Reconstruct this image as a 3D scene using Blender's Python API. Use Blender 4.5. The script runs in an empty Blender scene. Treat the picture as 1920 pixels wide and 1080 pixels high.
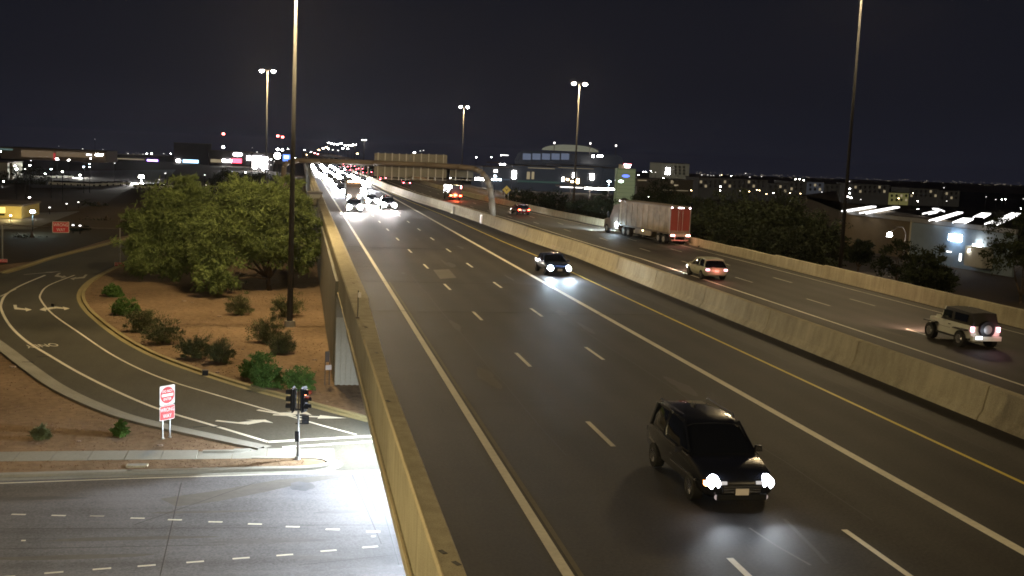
import bpy, math, random
import numpy as np
from mathutils import Vector, Matrix
from mathutils.geometry import tessellate_polygon

random.seed(7)
rng = np.random.default_rng(7)
PI = math.pi
S = bpy.context.scene
COL = S.collection

# ------------------------------------------------------------------ camera
FPX, YAW, PITCH, ROLL, HC = 2084.0, math.radians(11.03), math.radians(6.84), math.radians(2.5), 8.45
LOW = -6.8                                   # level of the surface street below the freeway deck (deck = 0)
fw = Vector((math.sin(YAW)*math.cos(PITCH), math.cos(YAW)*math.cos(PITCH), -math.sin(PITCH)))
rt = Vector((math.cos(YAW), -math.sin(YAW), 0)); up = rt.cross(fw)
r2 = rt*math.cos(ROLL)+up*math.sin(ROLL); u2 = -rt*math.sin(ROLL)+up*math.cos(ROLL)
cam = bpy.data.cameras.new('camera'); camo = bpy.data.objects.new('camera', cam); COL.objects.link(camo)
cam.sensor_width = 36; cam.lens = 36*FPX/1920
cam.clip_start = .3; cam.clip_end = 30000
M = Matrix((r2, u2, -fw)).transposed().to_4x4(); M.translation = (0, 0, HC)
camo.matrix_world = M
S.camera = camo

def ray(px, py): return fw+(px-960)/FPX*r2+(540-py)/FPX*u2
def G(px, py, z=LOW):                        # photo pixel -> point on the level z
    d = ray(px, py); t = (z-HC)/d.z
    return Vector((d.x*t, d.y*t, z))
def AT(px, py, D):                           # photo pixel -> point at forward distance D
    d = ray(px, py); t = D/d.y
    return Vector((d.x*t, D, HC+d.z*t))

# ------------------------------------------------------------------ world (night sky)
W = bpy.data.worlds.new('World'); S.world = W; W.use_nodes = True
nt = W.node_tree; nt.nodes.clear()
tc = nt.nodes.new('ShaderNodeTexCoord'); sp = nt.nodes.new('ShaderNodeSeparateXYZ')
cr = nt.nodes.new('ShaderNodeValToRGB'); bg = nt.nodes.new('ShaderNodeBackground'); wo = nt.nodes.new('ShaderNodeOutputWorld')
nt.links.new(tc.outputs['Generated'], sp.inputs[0]); nt.links.new(sp.outputs['Z'], cr.inputs[0])
cr.color_ramp.elements[0].position = 0.0; cr.color_ramp.elements[0].color = (.0108, .0112, .0180, 1)
cr.color_ramp.elements[1].position = 0.30; cr.color_ramp.elements[1].color = (.0056, .0058, .0090, 1)
e = cr.color_ramp.elements.new(0.06); e.color = (.0082, .0086, .0134, 1)
nt.links.new(cr.outputs[0], bg.inputs['Color']); bg.inputs['Strength'].default_value = 1.0
nt.links.new(bg.outputs[0], wo.inputs['Surface'])

S.view_settings.view_transform = 'Standard'; S.view_settings.look = 'None'
S.view_settings.exposure = 0; S.view_settings.gamma = 1
S.view_settings.use_curve_mapping = False
cy = S.cycles
cy.use_denoising = True
cy.max_bounces = 4; cy.diffuse_bounces = 2; cy.glossy_bounces = 2; cy.transparent_max_bounces = 4
cy.sample_clamp_indirect = 1.5; cy.sample_clamp_direct = 0
cy.caustics_reflective = False; cy.caustics_refractive = False
cy.filter_width = 1.75

# ------------------------------------------------------------------ lamps of the freeway masts
MAST_COL = (1.0, .74, .37)
def point(name, loc, power, col, r=.3, parent=None):
    l = bpy.data.lights.new(name, 'POINT'); l.energy = power; l.color = col; l.shadow_soft_size = r
    o = bpy.data.objects.new(name, l); COL.objects.link(o); o.location = loc
    if parent: o.parent = parent
    return o
def spot(name, loc, d, power, col, ang=60, blend=.6, r=.08, parent=None):
    l = bpy.data.lights.new(name, 'SPOT'); l.energy = power; l.color = col; l.spot_size = math.radians(ang)
    l.spot_blend = blend; l.shadow_soft_size = r
    o = bpy.data.objects.new(name, l); COL.objects.link(o); o.location = loc
    o.rotation_euler = Vector(d).to_track_quat('-Z', 'Y').to_euler()
    if parent: o.parent = parent
    return o

# ------------------------------------------------------------------ materials
MATS = {}
def mat(name, col, rough=.8, var=.0, scale=5., bump=0., spec=.3, metal=0., emit=None, es=0., stretch=None,
        col2=None, scale2=None, detail=5., coat=0.):
    if name in MATS: return MATS[name]
    m = bpy.data.materials.new(name); m.use_nodes = True; MATS[name] = m
    n = m.node_tree; b = n.nodes['Principled BSDF']
    b.inputs['Base Color'].default_value = (*col, 1); b.inputs['Roughness'].default_value = rough
    b.inputs['Specular IOR Level'].default_value = spec; b.inputs['Metallic'].default_value = metal
    b.inputs['Coat Weight'].default_value = coat
    if emit:
        b.inputs['Emission Color'].default_value = (*emit, 1); b.inputs['Emission Strength'].default_value = es
    if var or bump or col2:
        t = n.nodes.new('ShaderNodeTexCoord'); mp = n.nodes.new('ShaderNodeMapping')
        n.links.new(t.outputs['Object'], mp.inputs[0])
        if stretch: mp.inputs['Scale'].default_value = stretch
        nz = n.nodes.new('ShaderNodeTexNoise'); nz.inputs['Scale'].default_value = scale
        nz.inputs['Detail'].default_value = detail; nz.inputs['Roughness'].default_value = .65
        n.links.new(mp.outputs[0], nz.inputs[0])
        n2 = n.nodes.new('ShaderNodeTexNoise'); n2.inputs['Scale'].default_value = scale2 or scale*.07
        n2.inputs['Detail'].default_value = 4
        n.links.new(mp.outputs[0], n2.inputs[0])
        ad = n.nodes.new('ShaderNodeMath'); ad.operation = 'ADD'
        n.links.new(nz.outputs[0], ad.inputs[0]); n.links.new(n2.outputs[0], ad.inputs[1])
        rp = n.nodes.new('ShaderNodeMapRange'); rp.inputs['From Min'].default_value = .62
        rp.inputs['From Max'].default_value = 1.38
        n.links.new(ad.outputs[0], rp.inputs[0])
        mx = n.nodes.new('ShaderNodeMix'); mx.data_type = 'RGBA'
        c2 = col2 or tuple(min(1, c*(1+var)) for c in col)
        c1 = tuple(c*(1-var) for c in col)
        mx.inputs['A'].default_value = (*c1, 1); mx.inputs['B'].default_value = (*c2, 1)
        n.links.new(rp.outputs[0], mx.inputs['Factor']); n.links.new(mx.outputs['Result'], b.inputs['Base Color'])
        if bump:
            bp = n.nodes.new('ShaderNodeBump'); bp.inputs['Strength'].default_value = bump
            bp.inputs['Distance'].default_value = .02
            n.links.new(nz.outputs[0], bp.inputs['Height']); n.links.new(bp.outputs[0], b.inputs['Normal'])
    return m

def asphalt(name, base, var, rough, st=(1, .02, 1), sa=.9, wheel=0., lo=1.22, hi=1.82, gs=12):
    """asphalt with wheel-path streaks along Y, blotches and aggregate grain"""
    m = bpy.data.materials.new(name); m.use_nodes = True; MATS[name] = m
    n = m.node_tree; b = n.nodes['Principled BSDF']
    t = n.nodes.new('ShaderNodeTexCoord')
    def noise(sc, stretch, det=6):
        mp = n.nodes.new('ShaderNodeMapping'); mp.inputs['Scale'].default_value = stretch
        z = n.nodes.new('ShaderNodeTexNoise'); z.inputs['Scale'].default_value = sc; z.inputs['Detail'].default_value = det
        z.inputs['Roughness'].default_value = .6
        n.links.new(t.outputs['Object'], mp.inputs[0]); n.links.new(mp.outputs[0], z.inputs[0]); return z
    a = noise(sa, st); c = noise(.22, (1, .6, 1)); g = noise(gs, (1, 1, 1), 3); k = noise(3, (.02, 1, 1), 2)
    def mth(op, x, y):
        q = n.nodes.new('ShaderNodeMath'); q.operation = op
        for i, v in enumerate((x, y)):
            if isinstance(v, (int, float)): q.inputs[i].default_value = v
            else: n.links.new(v, q.inputs[i])
        return q.outputs[0]
    s = mth('ADD', mth('MULTIPLY', a.outputs[0], .9), mth('MULTIPLY', c.outputs[0], .9))
    s = mth('ADD', s, mth('MULTIPLY', g.outputs[0], 1.1))
    s = mth('ADD', s, mth('MULTIPLY', k.outputs[0], .15))
    if wheel:
        sx = n.nodes.new('ShaderNodeSeparateXYZ'); n.links.new(t.outputs['Object'], sx.inputs[0])
        wob = mth('MULTIPLY', c.outputs[0], 1.4)
        s = mth('ADD', s, mth('MULTIPLY', mth('SINE', mth('ADD', mth('MULTIPLY', sx.outputs['X'], 2*PI/1.78), wob), 0), wheel))
    rp = n.nodes.new('ShaderNodeMapRange'); rp.inputs['From Min'].default_value = lo; rp.inputs['From Max'].default_value = hi
    n.links.new(s, rp.inputs[0])
    mx = n.nodes.new('ShaderNodeMix'); mx.data_type = 'RGBA'
    mx.inputs['A'].default_value = (*[v*(1-var) for v in base], 1); mx.inputs['B'].default_value = (*[v*(1+var) for v in base], 1)
    n.links.new(rp.outputs[0], mx.inputs['Factor']); n.links.new(mx.outputs['Result'], b.inputs['Base Color'])
    rr = n.nodes.new('ShaderNodeMapRange'); rr.inputs['To Min'].default_value = rough-.12; rr.inputs['To Max'].default_value = rough+.12
    n.links.new(a.outputs[0], rr.inputs[0]); n.links.new(rr.outputs[0], b.inputs['Roughness'])
    b.inputs['Specular IOR Level'].default_value = .20
    bp = n.nodes.new('ShaderNodeBump'); bp.inputs['Strength'].default_value = .5; bp.inputs['Distance'].default_value = .012
    g2 = noise(45, (1, 1, 1), 2)
    n.links.new(g2.outputs[0], bp.inputs['Height']); n.links.new(bp.outputs[0], b.inputs['Normal'])
    return m

A_FWY = asphalt('freeway_asphalt', (.031, .0275, .0235), .50, .70, wheel=.10)
A_ST = asphalt('street_asphalt', (.150, .145, .150), .36, .78, st=(.05, 1, 1), sa=.8)
A_RAMP = asphalt('ramp_asphalt', (.075, .070, .054), .28, .75)
CONC = asphalt('barrier_concrete', (.37, .33, .23), .34, .9, st=(1, 1, .12), sa=2.2, gs=30)
CONC2 = mat('pale_concrete', (.27, .26, .22), .85, .18, 7, .2)
CONC3 = mat('grey_rib_concrete', (.42, .41, .35), .9, .15, 6, .2)
DIRT = mat('desert_dirt', (.120, .080, .047), .95, .3, 2.2, .9, spec=.1, col2=(.32, .22, .135), scale2=.12, detail=9)
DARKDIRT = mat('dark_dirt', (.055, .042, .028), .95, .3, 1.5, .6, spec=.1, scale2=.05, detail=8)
PAINT = mat('white_road_paint', (.66, .62, .50), .6, .22, 6, .1, col2=(.80, .76, .62))
PAINTW = mat('worn_road_paint', (.36, .34, .28), .7, .3, 8, .1)
PAINTY = mat('yellow_road_paint', (.66, .52, .07), .6, .2, 6, .1)
TAR = mat('tar', (.02, .02, .02), .6, .2, 4)
PATCHM = mat('road_patch', (.11, .10, .085), .7, .2, 8)
MASTM = mat('mast_steel', (.055, .054, .052), .8, .12, 3, spec=.15)
LPOLE = mat('dark_pole', (.012, .012, .013), .9)
STEEL = mat('galvanised_steel', (.32, .32, .31), .45, .12, 8, metal=.6, spec=.5)
DSTEEL = mat('weathering_steel', (.12, .10, .085), .6, .2, 4, metal=.3)
BLACK = mat('black_plastic', (.006, .007, .009), .5)
RUBBER = mat('rubber', (.014, .014, .014), .85, .2, 10)
SIGNRED = mat('sign_red', (.42, .015, .02), .4, .08, 5, spec=.4, emit=(.58, .02, .03), es=.0)
SIGNWHITE = mat('sign_white', (.62, .59, .57), .4, .05, 5)
SIGNBACK = mat('sign_back', (.155, .152, .135), .6, .25, 3)
SIGNYEL = mat('sign_yellow', (.75, .52, .04), .4, .05, 5)
BLACKPAINT = mat('black_paint', (.008, .009, .013), .22, .15, 3, spec=.6, coat=.6)
WHITEPAINT = mat('white_paint', (.66, .67, .60), .3, .06, 3, spec=.5, coat=.5)
GREYPAINT = mat('grey_paint', (.12, .12, .13), .25, .1, 3, spec=.6, coat=.6)
REDPAINT = mat('dark_red_paint', (.10, .015, .015), .25, .1, 3, spec=.6, coat=.6)
BLUEPAINT = mat('blue_paint', (.03, .045, .10), .25, .1, 3, spec=.6, coat=.6)
GLASS = mat('dark_glass', (.006, .007, .009), .06, spec=.8)
CHROME = mat('chrome', (.7, .7, .72), .18, metal=1.)
TRAILER = mat('trailer_side', (.15, .125, .085), .6, .35, 1.2, .1, col2=(.33, .28, .22), scale2=.3)
TRAILRED = mat('trailer_red_doors', (.17, .035, .028), .5, .18, 2.5)
BARK = mat('bark', (.07, .05, .035), .9, .3, 6, .8)
def leafm(name, c, c2): return mat(name, c, .75, .4, 1.6, col2=c2, spec=.15, scale2=.5)
LEAFA = leafm('mesquite_leaf', (.050, .078, .024), (.23, .29, .095))
LEAFB = leafm('brush_leaf', (.060, .072, .034), (.16, .175, .075))
LEAFC = leafm('bright_shrub_leaf', (.055, .11, .025), (.12, .22, .05))
LEAFD = leafm('dark_leaf', (.010, .016, .008), (.028, .036, .016))  # very dark leaf colour paints in the shade on the roadside trees
def em(name, c, s): return mat(name, (.02, .02, .02), .5, emit=c, es=s)
E_MAST = em('mast_lamp_lens', (1, .86, .68), 260)
E_HEADB = em('headlamp_cool', (.75, .87, 1), 420)
E_HEAD = em('headlamp_white', (1, .96, .95), 700)
E_HEADS = em('headlamp_near', (.86, .90, 1), 45)
E_TAIL = em('tail_lamp', (1, .10, .14), 10)
E_TAILB = em('brake_lamp', (1, .05, .02), 60)
E_TAILH = em('tail_lamp_hot', (1, .42, .55), 6)
E_AMB = em('amber_lamp', (1, .42, .1), 25)
E_WHITE = em('white_light', (1, .97, .93), 60)
E_COOL = em('cool_light', (.72, .88, 1), 40)
E_WARM = em('warm_light', (1, .70, .35), 28)
E_REDB = em('red_beacon', (1, .12, .10), 60)
E_SIG = em('signal_red', (1, .13, .05), 22)

# ------------------------------------------------------------------ mesh helpers
class MB:
    def __init__(s): s.v = []; s.f = []
    def add(s, vs, fs):
        o = len(s.v); s.v += [tuple(v) for v in vs]; s.f += [tuple(i+o for i in f) for f in fs]; return s
    def box(s, c, d, rz=0, taper=1., ry=0, rx=0):
        x, y, z = d[0]/2, d[1]/2, d[2]/2
        vs = [(-x, -y, -z), (x, -y, -z), (x, y, -z), (-x, y, -z), (-x*taper, -y*taper, z), (x*taper, -y*taper, z), (x*taper, y*taper, z), (-x*taper, y*taper, z)]
        m = Matrix.Rotation(rz, 3, 'Z') @ Matrix.Rotation(ry, 3, 'Y') @ Matrix.Rotation(rx, 3, 'X')
        vs = [m @ Vector(v)+Vector(c) for v in vs]
        return s.add(vs, [(0, 3, 2, 1), (4, 5, 6, 7), (0, 1, 5, 4), (1, 2, 6, 5), (2, 3, 7, 6), (3, 0, 4, 7)])
    def cyl(s, a, b, r0, r1=None, n=12, cap=True):
        r1 = r0 if r1 is None else r1
        a = Vector(a); b = Vector(b); q = (b-a).to_track_quat('Z', 'Y')
        vs = []
        for p, r in ((a, r0), (b, r1)):
            for i in range(n):
                t = 2*PI*i/n; vs.append(p+q @ Vector((r*math.cos(t), r*math.sin(t), 0)))
        fs = [(i, (i+1) % n, n+(i+1) % n, n+i) for i in range(n)]
        if cap: fs += [tuple(range(n-1, -1, -1)), tuple(range(n, 2*n))]
        return s.add(vs, fs)
    def tube(s, pts, r, n=8):
        for i in range(len(pts)-1):
            ra = r[i] if isinstance(r, (list, tuple)) else r; rb = r[i+1] if isinstance(r, (list, tuple)) else r
            s.cyl(pts[i], pts[i+1], ra, rb, n)
        return s
    def poly(s, pts, z):
        t = tessellate_polygon([[Vector((p[0], p[1], 0)) for p in pts]])
        vs = [(p[0], p[1], z) for p in pts]
        fs = []
        for a, b, c in t:
            n = (Vector(vs[b])-Vector(vs[a])).cross(Vector(vs[c])-Vector(vs[a]))
            fs.append((a, b, c) if n.z > 0 else (c, b, a))
        return s.add(vs, fs)
    def prism(s, pts, z0, z1):
        s.poly(pts, z1); n = len(pts)
        vs = [(p[0], p[1], z0) for p in pts]+[(p[0], p[1], z1) for p in pts]
        return s.add(vs, [(i, (i+1) % n, n+(i+1) % n, n+i) for i in range(n)])
    def sweep(s, prof, path, close=False):
        """prof: (offset to the right of the path, z); path: xy points"""
        n = len(prof); rings = []
        for i, p in enumerate(path):
            a = Vector(path[max(0, i-1)][:2]); b = Vector(path[min(len(path)-1, i+1)][:2])
            d = (b-a).normalized(); nn = Vector((d.y, -d.x))
            rings.append([(p[0]+nn.x*o, p[1]+nn.y*o, z) for o, z in prof])
        vs = [v for r_ in rings for v in r_]; fs = []
        for i in range(len(path)-1):
            for j in range(n-1 if not close else n):
                k = (j+1) % n
                fs.append((i*n+j, i*n+k, (i+1)*n+k, (i+1)*n+j))
        if close: fs += [tuple(range(n)), tuple(range((len(path)-1)*n+n-1, (len(path)-1)*n-1, -1))]
        return s.add(vs, fs)
    def mesh(s, name, m, smooth=False):
        me = bpy.data.meshes.new(name); me.from_pydata(s.v, [], s.f); me.materials.append(m)
        if smooth: me.shade_smooth()
        me.update(); return me
    def build(s, name, m, parent=None, smooth=False):
        o = bpy.data.objects.new(name, s.mesh(name, m, smooth)); COL.objects.link(o)
        if parent: o.parent = parent
        return o

def link(name, me, parent=None, loc=(0, 0, 0), rz=0):
    o = bpy.data.objects.new(name, me); COL.objects.link(o); o.location = loc; o.rotation_euler = (0, 0, rz)
    if parent: o.parent = parent
    return o
def thing(name, label, cat, loc=(0, 0, 0), rz=0, group=None):
    o = bpy.data.objects.new(name, None); COL.objects.link(o); o.empty_display_size = .2
    o.location = loc; o.rotation_euler = (0, 0, rz); o['label'] = label; o['category'] = cat
    if group: o['group'] = group
    return o
def tag(o, label, cat, group=None):
    o['label'] = label; o['category'] = cat
    if group: o['group'] = group
    return o
def struct(o, kind='structure'): o['kind'] = kind; return o
def copy_tree(o, parent=None):
    c = o.copy(); COL.objects.link(c); c.parent = parent
    for ch in [k for k in KIDS.get(o.name, [])] if False else list(o.children): copy_tree(ch, c)
    return c
KIDS = {}
def interp(y, pts):
    return float(np.interp(y, [p[0] for p in pts], [p[1] for p in pts]))
def sm(y): return interp(y, [(0, 0), (92, 0), (107, -.8), (137, -1.5), (160, -2.6), (185, -4.2), (230, -5.6), (320, -6), (3000, -6)])
def sw(y): return interp(y, [(0, 0), (104, 0), (116, -.8), (132, -2.2), (153, -4.2), (179, -5.8), (205, -7.8), (260, -9), (3000, -10)])
def text(s, size, m, parent, loc, rot, name='lettering', sx=1, sy=1, ext=.003):
    c = bpy.data.curves.new(name, 'FONT'); c.body = s; c.size = size; c.align_x = 'CENTER'; c.align_y = 'CENTER'; c.extrude = ext
    c.offset = .0
    c.materials.append(m); o = bpy.data.objects.new(name, c); COL.objects.link(o)
    o.location = loc; o.rotation_euler = rot; o.scale = (sx, sy, 1)
    if parent: o.parent = parent
    return o

# ================================================================== SETTING
# ground: one sheet to the horizon
gb = MB()
xs = [-12000, -3000, -600, -120, -40, 2.2, 120, 600, 3000, 12000]; ys = [-600, 0, 60, 140, 400, 1500, 5000, 16000]
ys = ys[:-2]+[900, 1400, 2500, 4200, 6000]; xs = [-6000, -3000, -600, -120, -40, 2.2, 120, 600, 3000, 6000]
gv = [(x, y, LOW+min(0, (max(0, y-900)*(-.0121+.0075*max(-.5, min(1.2, x/max(y, 1))))))) for y in ys for x in xs]
gb.add(gv, [(j*len(xs)+i, j*len(xs)+i+1, (j+1)*len(xs)+i+1, (j+1)*len(xs)+i) for j in range(len(ys)-1) for i in range(len(xs)-1)])
struct(gb.build('ground', DIRT))
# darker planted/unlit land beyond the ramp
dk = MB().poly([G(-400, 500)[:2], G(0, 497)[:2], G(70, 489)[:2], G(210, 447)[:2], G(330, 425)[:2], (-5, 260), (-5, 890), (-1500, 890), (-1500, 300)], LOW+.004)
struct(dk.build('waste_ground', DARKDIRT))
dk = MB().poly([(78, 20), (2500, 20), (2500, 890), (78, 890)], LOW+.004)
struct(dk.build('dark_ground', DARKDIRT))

# ---- freeway
YN, YF = -60, 1400
fy = [YN, 0, 71, 92, 107, 120, 137, 153, 170, 185, 205, 230, 280, 340, 500, 800, YF]
fb = MB()
for (a, b) in zip(fy[:-1], fy[1:]):
    fb.add([(3.2, a, 0), (39.95+sw(a), a, 0), (39.95+sw(b), b, 0), (3.2, b, 0)], [(0, 1, 2, 3)])
freeway = struct(fb.build('freeway', A_FWY))
freeway['label'] = 'dark asphalt freeway with white lane dashes'
def strip(xf, w, ys_, m, name, z=.004, parent=freeway):
    b = MB()
    for a, c in zip(ys_[:-1], ys_[1:]):
        b.add([(xf(a)-w/2, a, z), (xf(a)+w/2, a, z), (xf(c)+w/2, c, z), (xf(c)-w/2, c, z)], [(0, 1, 2, 3)])
    return b.build(name, m, parent)
strip(lambda y: 5.54, .24, fy, PAINT, 'edge_line')
strip(lambda y: 5.80, .12, [YN, 71], mat('old_line_trace', (.13, .115, .08), .8, .2, 5), 'old_line')
strip(lambda y: 16.32, .30, [v for v in fy if v < 600], PAINT, 'lane_line')
strip(lambda y: 19.95+.45*sm(y), .15, fy, PAINTY, 'edge_line')
strip(lambda y: 29.2+sm(y)*1.05, .17, fy, PAINT, 'edge_line')
strip(lambda y: 38.65+sw(y), .16, fy, PAINTW, 'edge_line')
dash = MB().add([(-.08, -3.05, .004), (.08, -3.05, .004), (.08, 0, .004), (-.08, 0, .004)], [(0, 1, 2, 3)]).mesh('dash', PAINT)
dashw = MB().add([(-.08, -3.3, .004), (.08, -3.3, .004), (.08, 0, .004), (-.08, 0, .004)], [(0, 1, 2, 3)]).mesh('dash', PAINTW)
for k in range(-1, 22):
    link('dash', dash, freeway, (9.30, 34.0+12.19*k, 0)); link('dash', dash, freeway, (12.80, 35.6+12.19*k, 0))
for k in range(0, 16):
    y = 54.5+12.1*k; link('dash', dashw, freeway, (32.45+sw(y), y, 0)); link('dash', dashw, freeway, (35.7+sw(y), y+.4, 0))
# joints, patch, skid marks, rumble grooves
for y, x0, x1 in ((71.3, 3.3, 23.0), (58.2, 3.4, 23.0), (96, 3.6, 22.8)):
    MB().box(((x0+x1)/2, y, .003), (x1-x0, .09, .004)).build('expansion_joint', TAR, freeway)
for i in range(26):
    y = 78+i*2.3; MB().box((4.75, y, .003), (1.3, .16, .003)).build('rumble_groove', TAR, freeway)
pc = [G(812, 506, 0), G(842, 505, 0), G(856, 521, 0), G(825, 523, 0)]
MB().poly([p[:2] for p in pc], .004).build('patch', PATCHM, freeway)
sk = [G(1470, 973, 0), G(1500, 1003, 0), G(1530, 1033, 0), G(1551, 1057, 0)]
MB().sweep([(-.05, .004), (.05, .004)], [p[:2] for p in sk]).build('skid_mark', TAR, freeway)
sk = [G(1405, 990, 0), G(1455, 1023, 0), G(1520, 1060, 0)]
MB().sweep([(-.03, .004), (.03, .004)], [p[:2] for p in sk]).build('skid_mark', PATCHM, freeway)

STAIN = mat('tyre_stain', (.026, .023, .020), .6, .25, 3)
STAIN2 = mat('pale_wear', (.062, .055, .046), .75, .25, 3)
rs_ = random.Random(5)
def stain(c, rx, ry, m, sd):
    r = random.Random(sd); n = 22; ph = [r.uniform(0, 6.3) for _ in range(3)]
    pts = [(c[0]+rx*math.cos(t)*(1+.25*math.sin(3*t+ph[0])+.12*math.sin(7*t+ph[1])), c[1]+ry*math.sin(t)*(1+.2*math.sin(2*t+ph[2]))) for t in [2*PI*i/n for i in range(n)]]
    MB().poly(pts, .0025).build('stain', m, freeway)
for i in range(16): stain((rs_.choice((7.4, 11.1, 14.5, 18.1, 30.9, 34.1))+rs_.uniform(-.3, .3), rs_.uniform(22, 110)), rs_.uniform(.12, .3), rs_.uniform(.5, 2.2), STAIN if i % 3 else STAIN2, i)
for x_, y0, y1 in ((7.6, 30, 75), (13.9, 24, 60), (21.2, 30, 90)):
    pts = [(x_+rs_.uniform(-.06, .06), y0+(y1-y0)*k/14) for k in range(15)]
    MB().sweep([(-.018, .003), (.018, .003)], pts).build('crack', TAR, freeway)
for y_, x0, x1 in ((37, 5.8, 9.1), (52.5, 9.5, 15.9), (66, 5.8, 12.5), (86, 5.8, 16), (44, 16.6, 22.8), (63, 29.5, 39), (84, 29.5, 39)):
    pts = [(x0+(x1-x0)*k/10, y_+rs_.uniform(-.12, .12)) for k in range(11)]
    MB().sweep([(-.02, .003), (.02, .003)], pts).build('crack', TAR, freeway)

# ---- bridge deck body, girders, abutment, retaining wall
bd = MB(); bd.box((21.5, 5, -.33), (37.2, 132.6, .6))
struct(bd.build('bridge_deck', CONC2))
gm = MB()
for gx in (4.0, 7.5, 11, 14.5, 18, 21.5, 25, 28.5, 32, 35.5, 38.6): gm.box((gx, 5, -1.25), (.7, 132.4, 1.2))
go = struct(gm.build('bridge_girders', CONC2))
ab = thing('bridge_abutment', 'ribbed grey concrete abutment wall under the far end of the overpass', 'abutment', (2.5, 71.3, LOW))
MB().box((19, .45, 2.2), (38, .8, 4.42)).build('wall', CONC3, ab)
rib = MB().box((0, 0, 2.2), (.16, .12, 4.4)).mesh('rib', CONC3)
for i in range(34): link('rib', rib, ab, (.1+i*.34, -.01, 0))
MB().box((19, .5, 5.15), (38, 1., 1.5)).build('seat', CONC2, ab)
rw = thing('retaining_wall', 'long concrete retaining wall carrying the left side of the freeway', 'retaining wall', (2.62, 72, LOW))
for i in range(28):
    L = 11.97; MB().box((0, 6+i*12, 3.35), (.35, L, 6.6)).build('panel', CONC2, rw)
fill = MB()
struct(MB().box((21.4, 72+700, -3.55), (37, 1398, 6.4)).build('embankment_core', DIRT))
# right-hand slope down from the freeway
sb = MB()
for a, b in zip(fy[:-1], fy[1:]):
    if b <= 71: continue
    sb.add([(40.3+sw(a), a, -.15), (82, a, LOW+.002), (82, b, LOW+.002), (40.3+sw(b), b, -.15)], [(0, 1, 2, 3)])
sb.add([(40.3, -60, -.15), (82, -60, LOW+.002), (82, 71, LOW+.002), (40.3, 71, -.15)], [(0, 1, 2, 3)])
struct(sb.build('freeway_slope', DIRT))

# ---- left parapet
par = thing('bridge_parapet', 'yellowish concrete bridge parapet along the left edge of the freeway', 'parapet', (2.62, 0, 0))
def seg(y0, y1, prof, name, m, parent, n=1, xf=None):
    ys_ = np.linspace(y0, y1, n+1)
    return MB().sweep(prof, [((xf(y) if xf else 0), y) for y in ys_], close=True).build(name, m, parent)
P1 = [(0, -1.0), (-.10, -1.0), (-.10, -.72), (0, -.72), (0, .86), (.05, .90), (.46, .90), (.50, .86), (.62, -.02), (.62, -.7)]
P2 = [(0, -.9), (0, .80), (.06, .86), (.80, .90), (.98, .86), (1.06, 0), (1.06, -.4)]
ysg = [-59.9, -40, -20, 0, 19, 37.5]
for a, b in zip(ysg[:-1], ysg[1:]): seg(a+.01, b-.01, P1, 'parapet_segment', CONC, par)
def tap(y): return interp(y, [(36, .50), (60, 1.0)])
PT = MB()
for k, (a, b) in enumerate(((37.51, 56.49),)):
    ys_ = np.linspace(a, b, 8); vs = []; fs = []
    for y in ys_:
        w_ = tap(y); pr = [(0, -1.0), (-.10, -1.0), (-.10, -.72), (0, -.72), (0, .86), (.05, .90), (w_-.04, .90), (w_, .86), (w_+.12, -.02), (w_+.12, -.7)]
        vs += [(o_, y, z_) for o_, z_ in pr]
    n_ = 10
    for i in range(7):
        for j in range(n_): fs.append((i*n_+j, i*n_+(j+1) % n_, (i+1)*n_+(j+1) % n_, (i+1)*n_+j))
    PT.add(vs, fs)
PT.build('parapet_segment', CONC, par)
EDGE = mat('edge_highlight_concrete', (.55, .47, .30), .85, .2, 8)  # paler concrete strip paints a highlight along the parapet edges
MB().sweep([(-.004, .855), (.045, .906), (.075, .903)], [(0, y) for y in (-59, 0, 20, 44)]).build('edge_highlight', EDGE, par)
MB().sweep([(-.104, -.74), (-.104, -.70), (-.05, -.70)], [(0, y) for y in (-59, 0, 20, 71)]).build('edge_highlight', EDGE, par)
for y_, x_ in ((20.2, .2), (19.6, .38), (47, .3), (41, .35), (62.5, .5), (33, .15)):
    MB().box((x_, y_, .903), (.10, .22, .008), rz=.4).build('spall', TAR if y_ < 21 else STAIN, par)
for i in range(8): seg(56.52+i*12, 56.52+(i+1)*12-.03, P2, 'parapet_segment', CONC, par)
for i in range(24): seg(152.5+i*24, 152.5+(i+1)*24-.04, P2, 'parapet_segment', CONC, par)
ml = thing('marker_post', 'thin dark marker rod standing on the left bridge parapet', 'marker post', (G(679, 622, .9).x, 49.5, .9))
MB().cyl((0, 0, 0), (0, 0, 1.25), .022, n=8).build('rod', BLACK, ml); MB().box((.06, 0, 1.05), (.14, .05, .22)).build('reflector', SIGNWHITE, ml)
MB().box((0, 0, .03), (.16, .16, .06)).build('base', DSTEEL, ml)

# ---- median barrier
md = thing('median_barrier', 'long pale concrete median barrier between the two carriageways', 'barrier', (23.25, 0, 0))
PM = [(0, .0), (.03, .10), (.20, .36), (.36, 1.18), (.42, 1.22), (.62, 1.22), (.68, 1.18), (.84, .36), (1.0, .10), (1.03, 0)]
for i in range(36):
    y0 = -30+i*9.15
    seg(y0+.03, y0+9.10, PM, 'barrier_segment', CONC, md, 3, lambda y: sm(y))
for i in range(10):
    y0 = 299.5+i*40; seg(y0+.02, y0+39.9, PM, 'barrier_segment', CONC, md, 2, lambda y: sm(y))
for px, py in ((883, 402), (907, 419)):
    g = G(px, py, 0); MB().box((23.2+sm(g.y)-23.25, g.y, .52), (.18, .9, 1.05)).build('pier_block', SIGNWHITE if px > 900 else CONC2, md)
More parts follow.
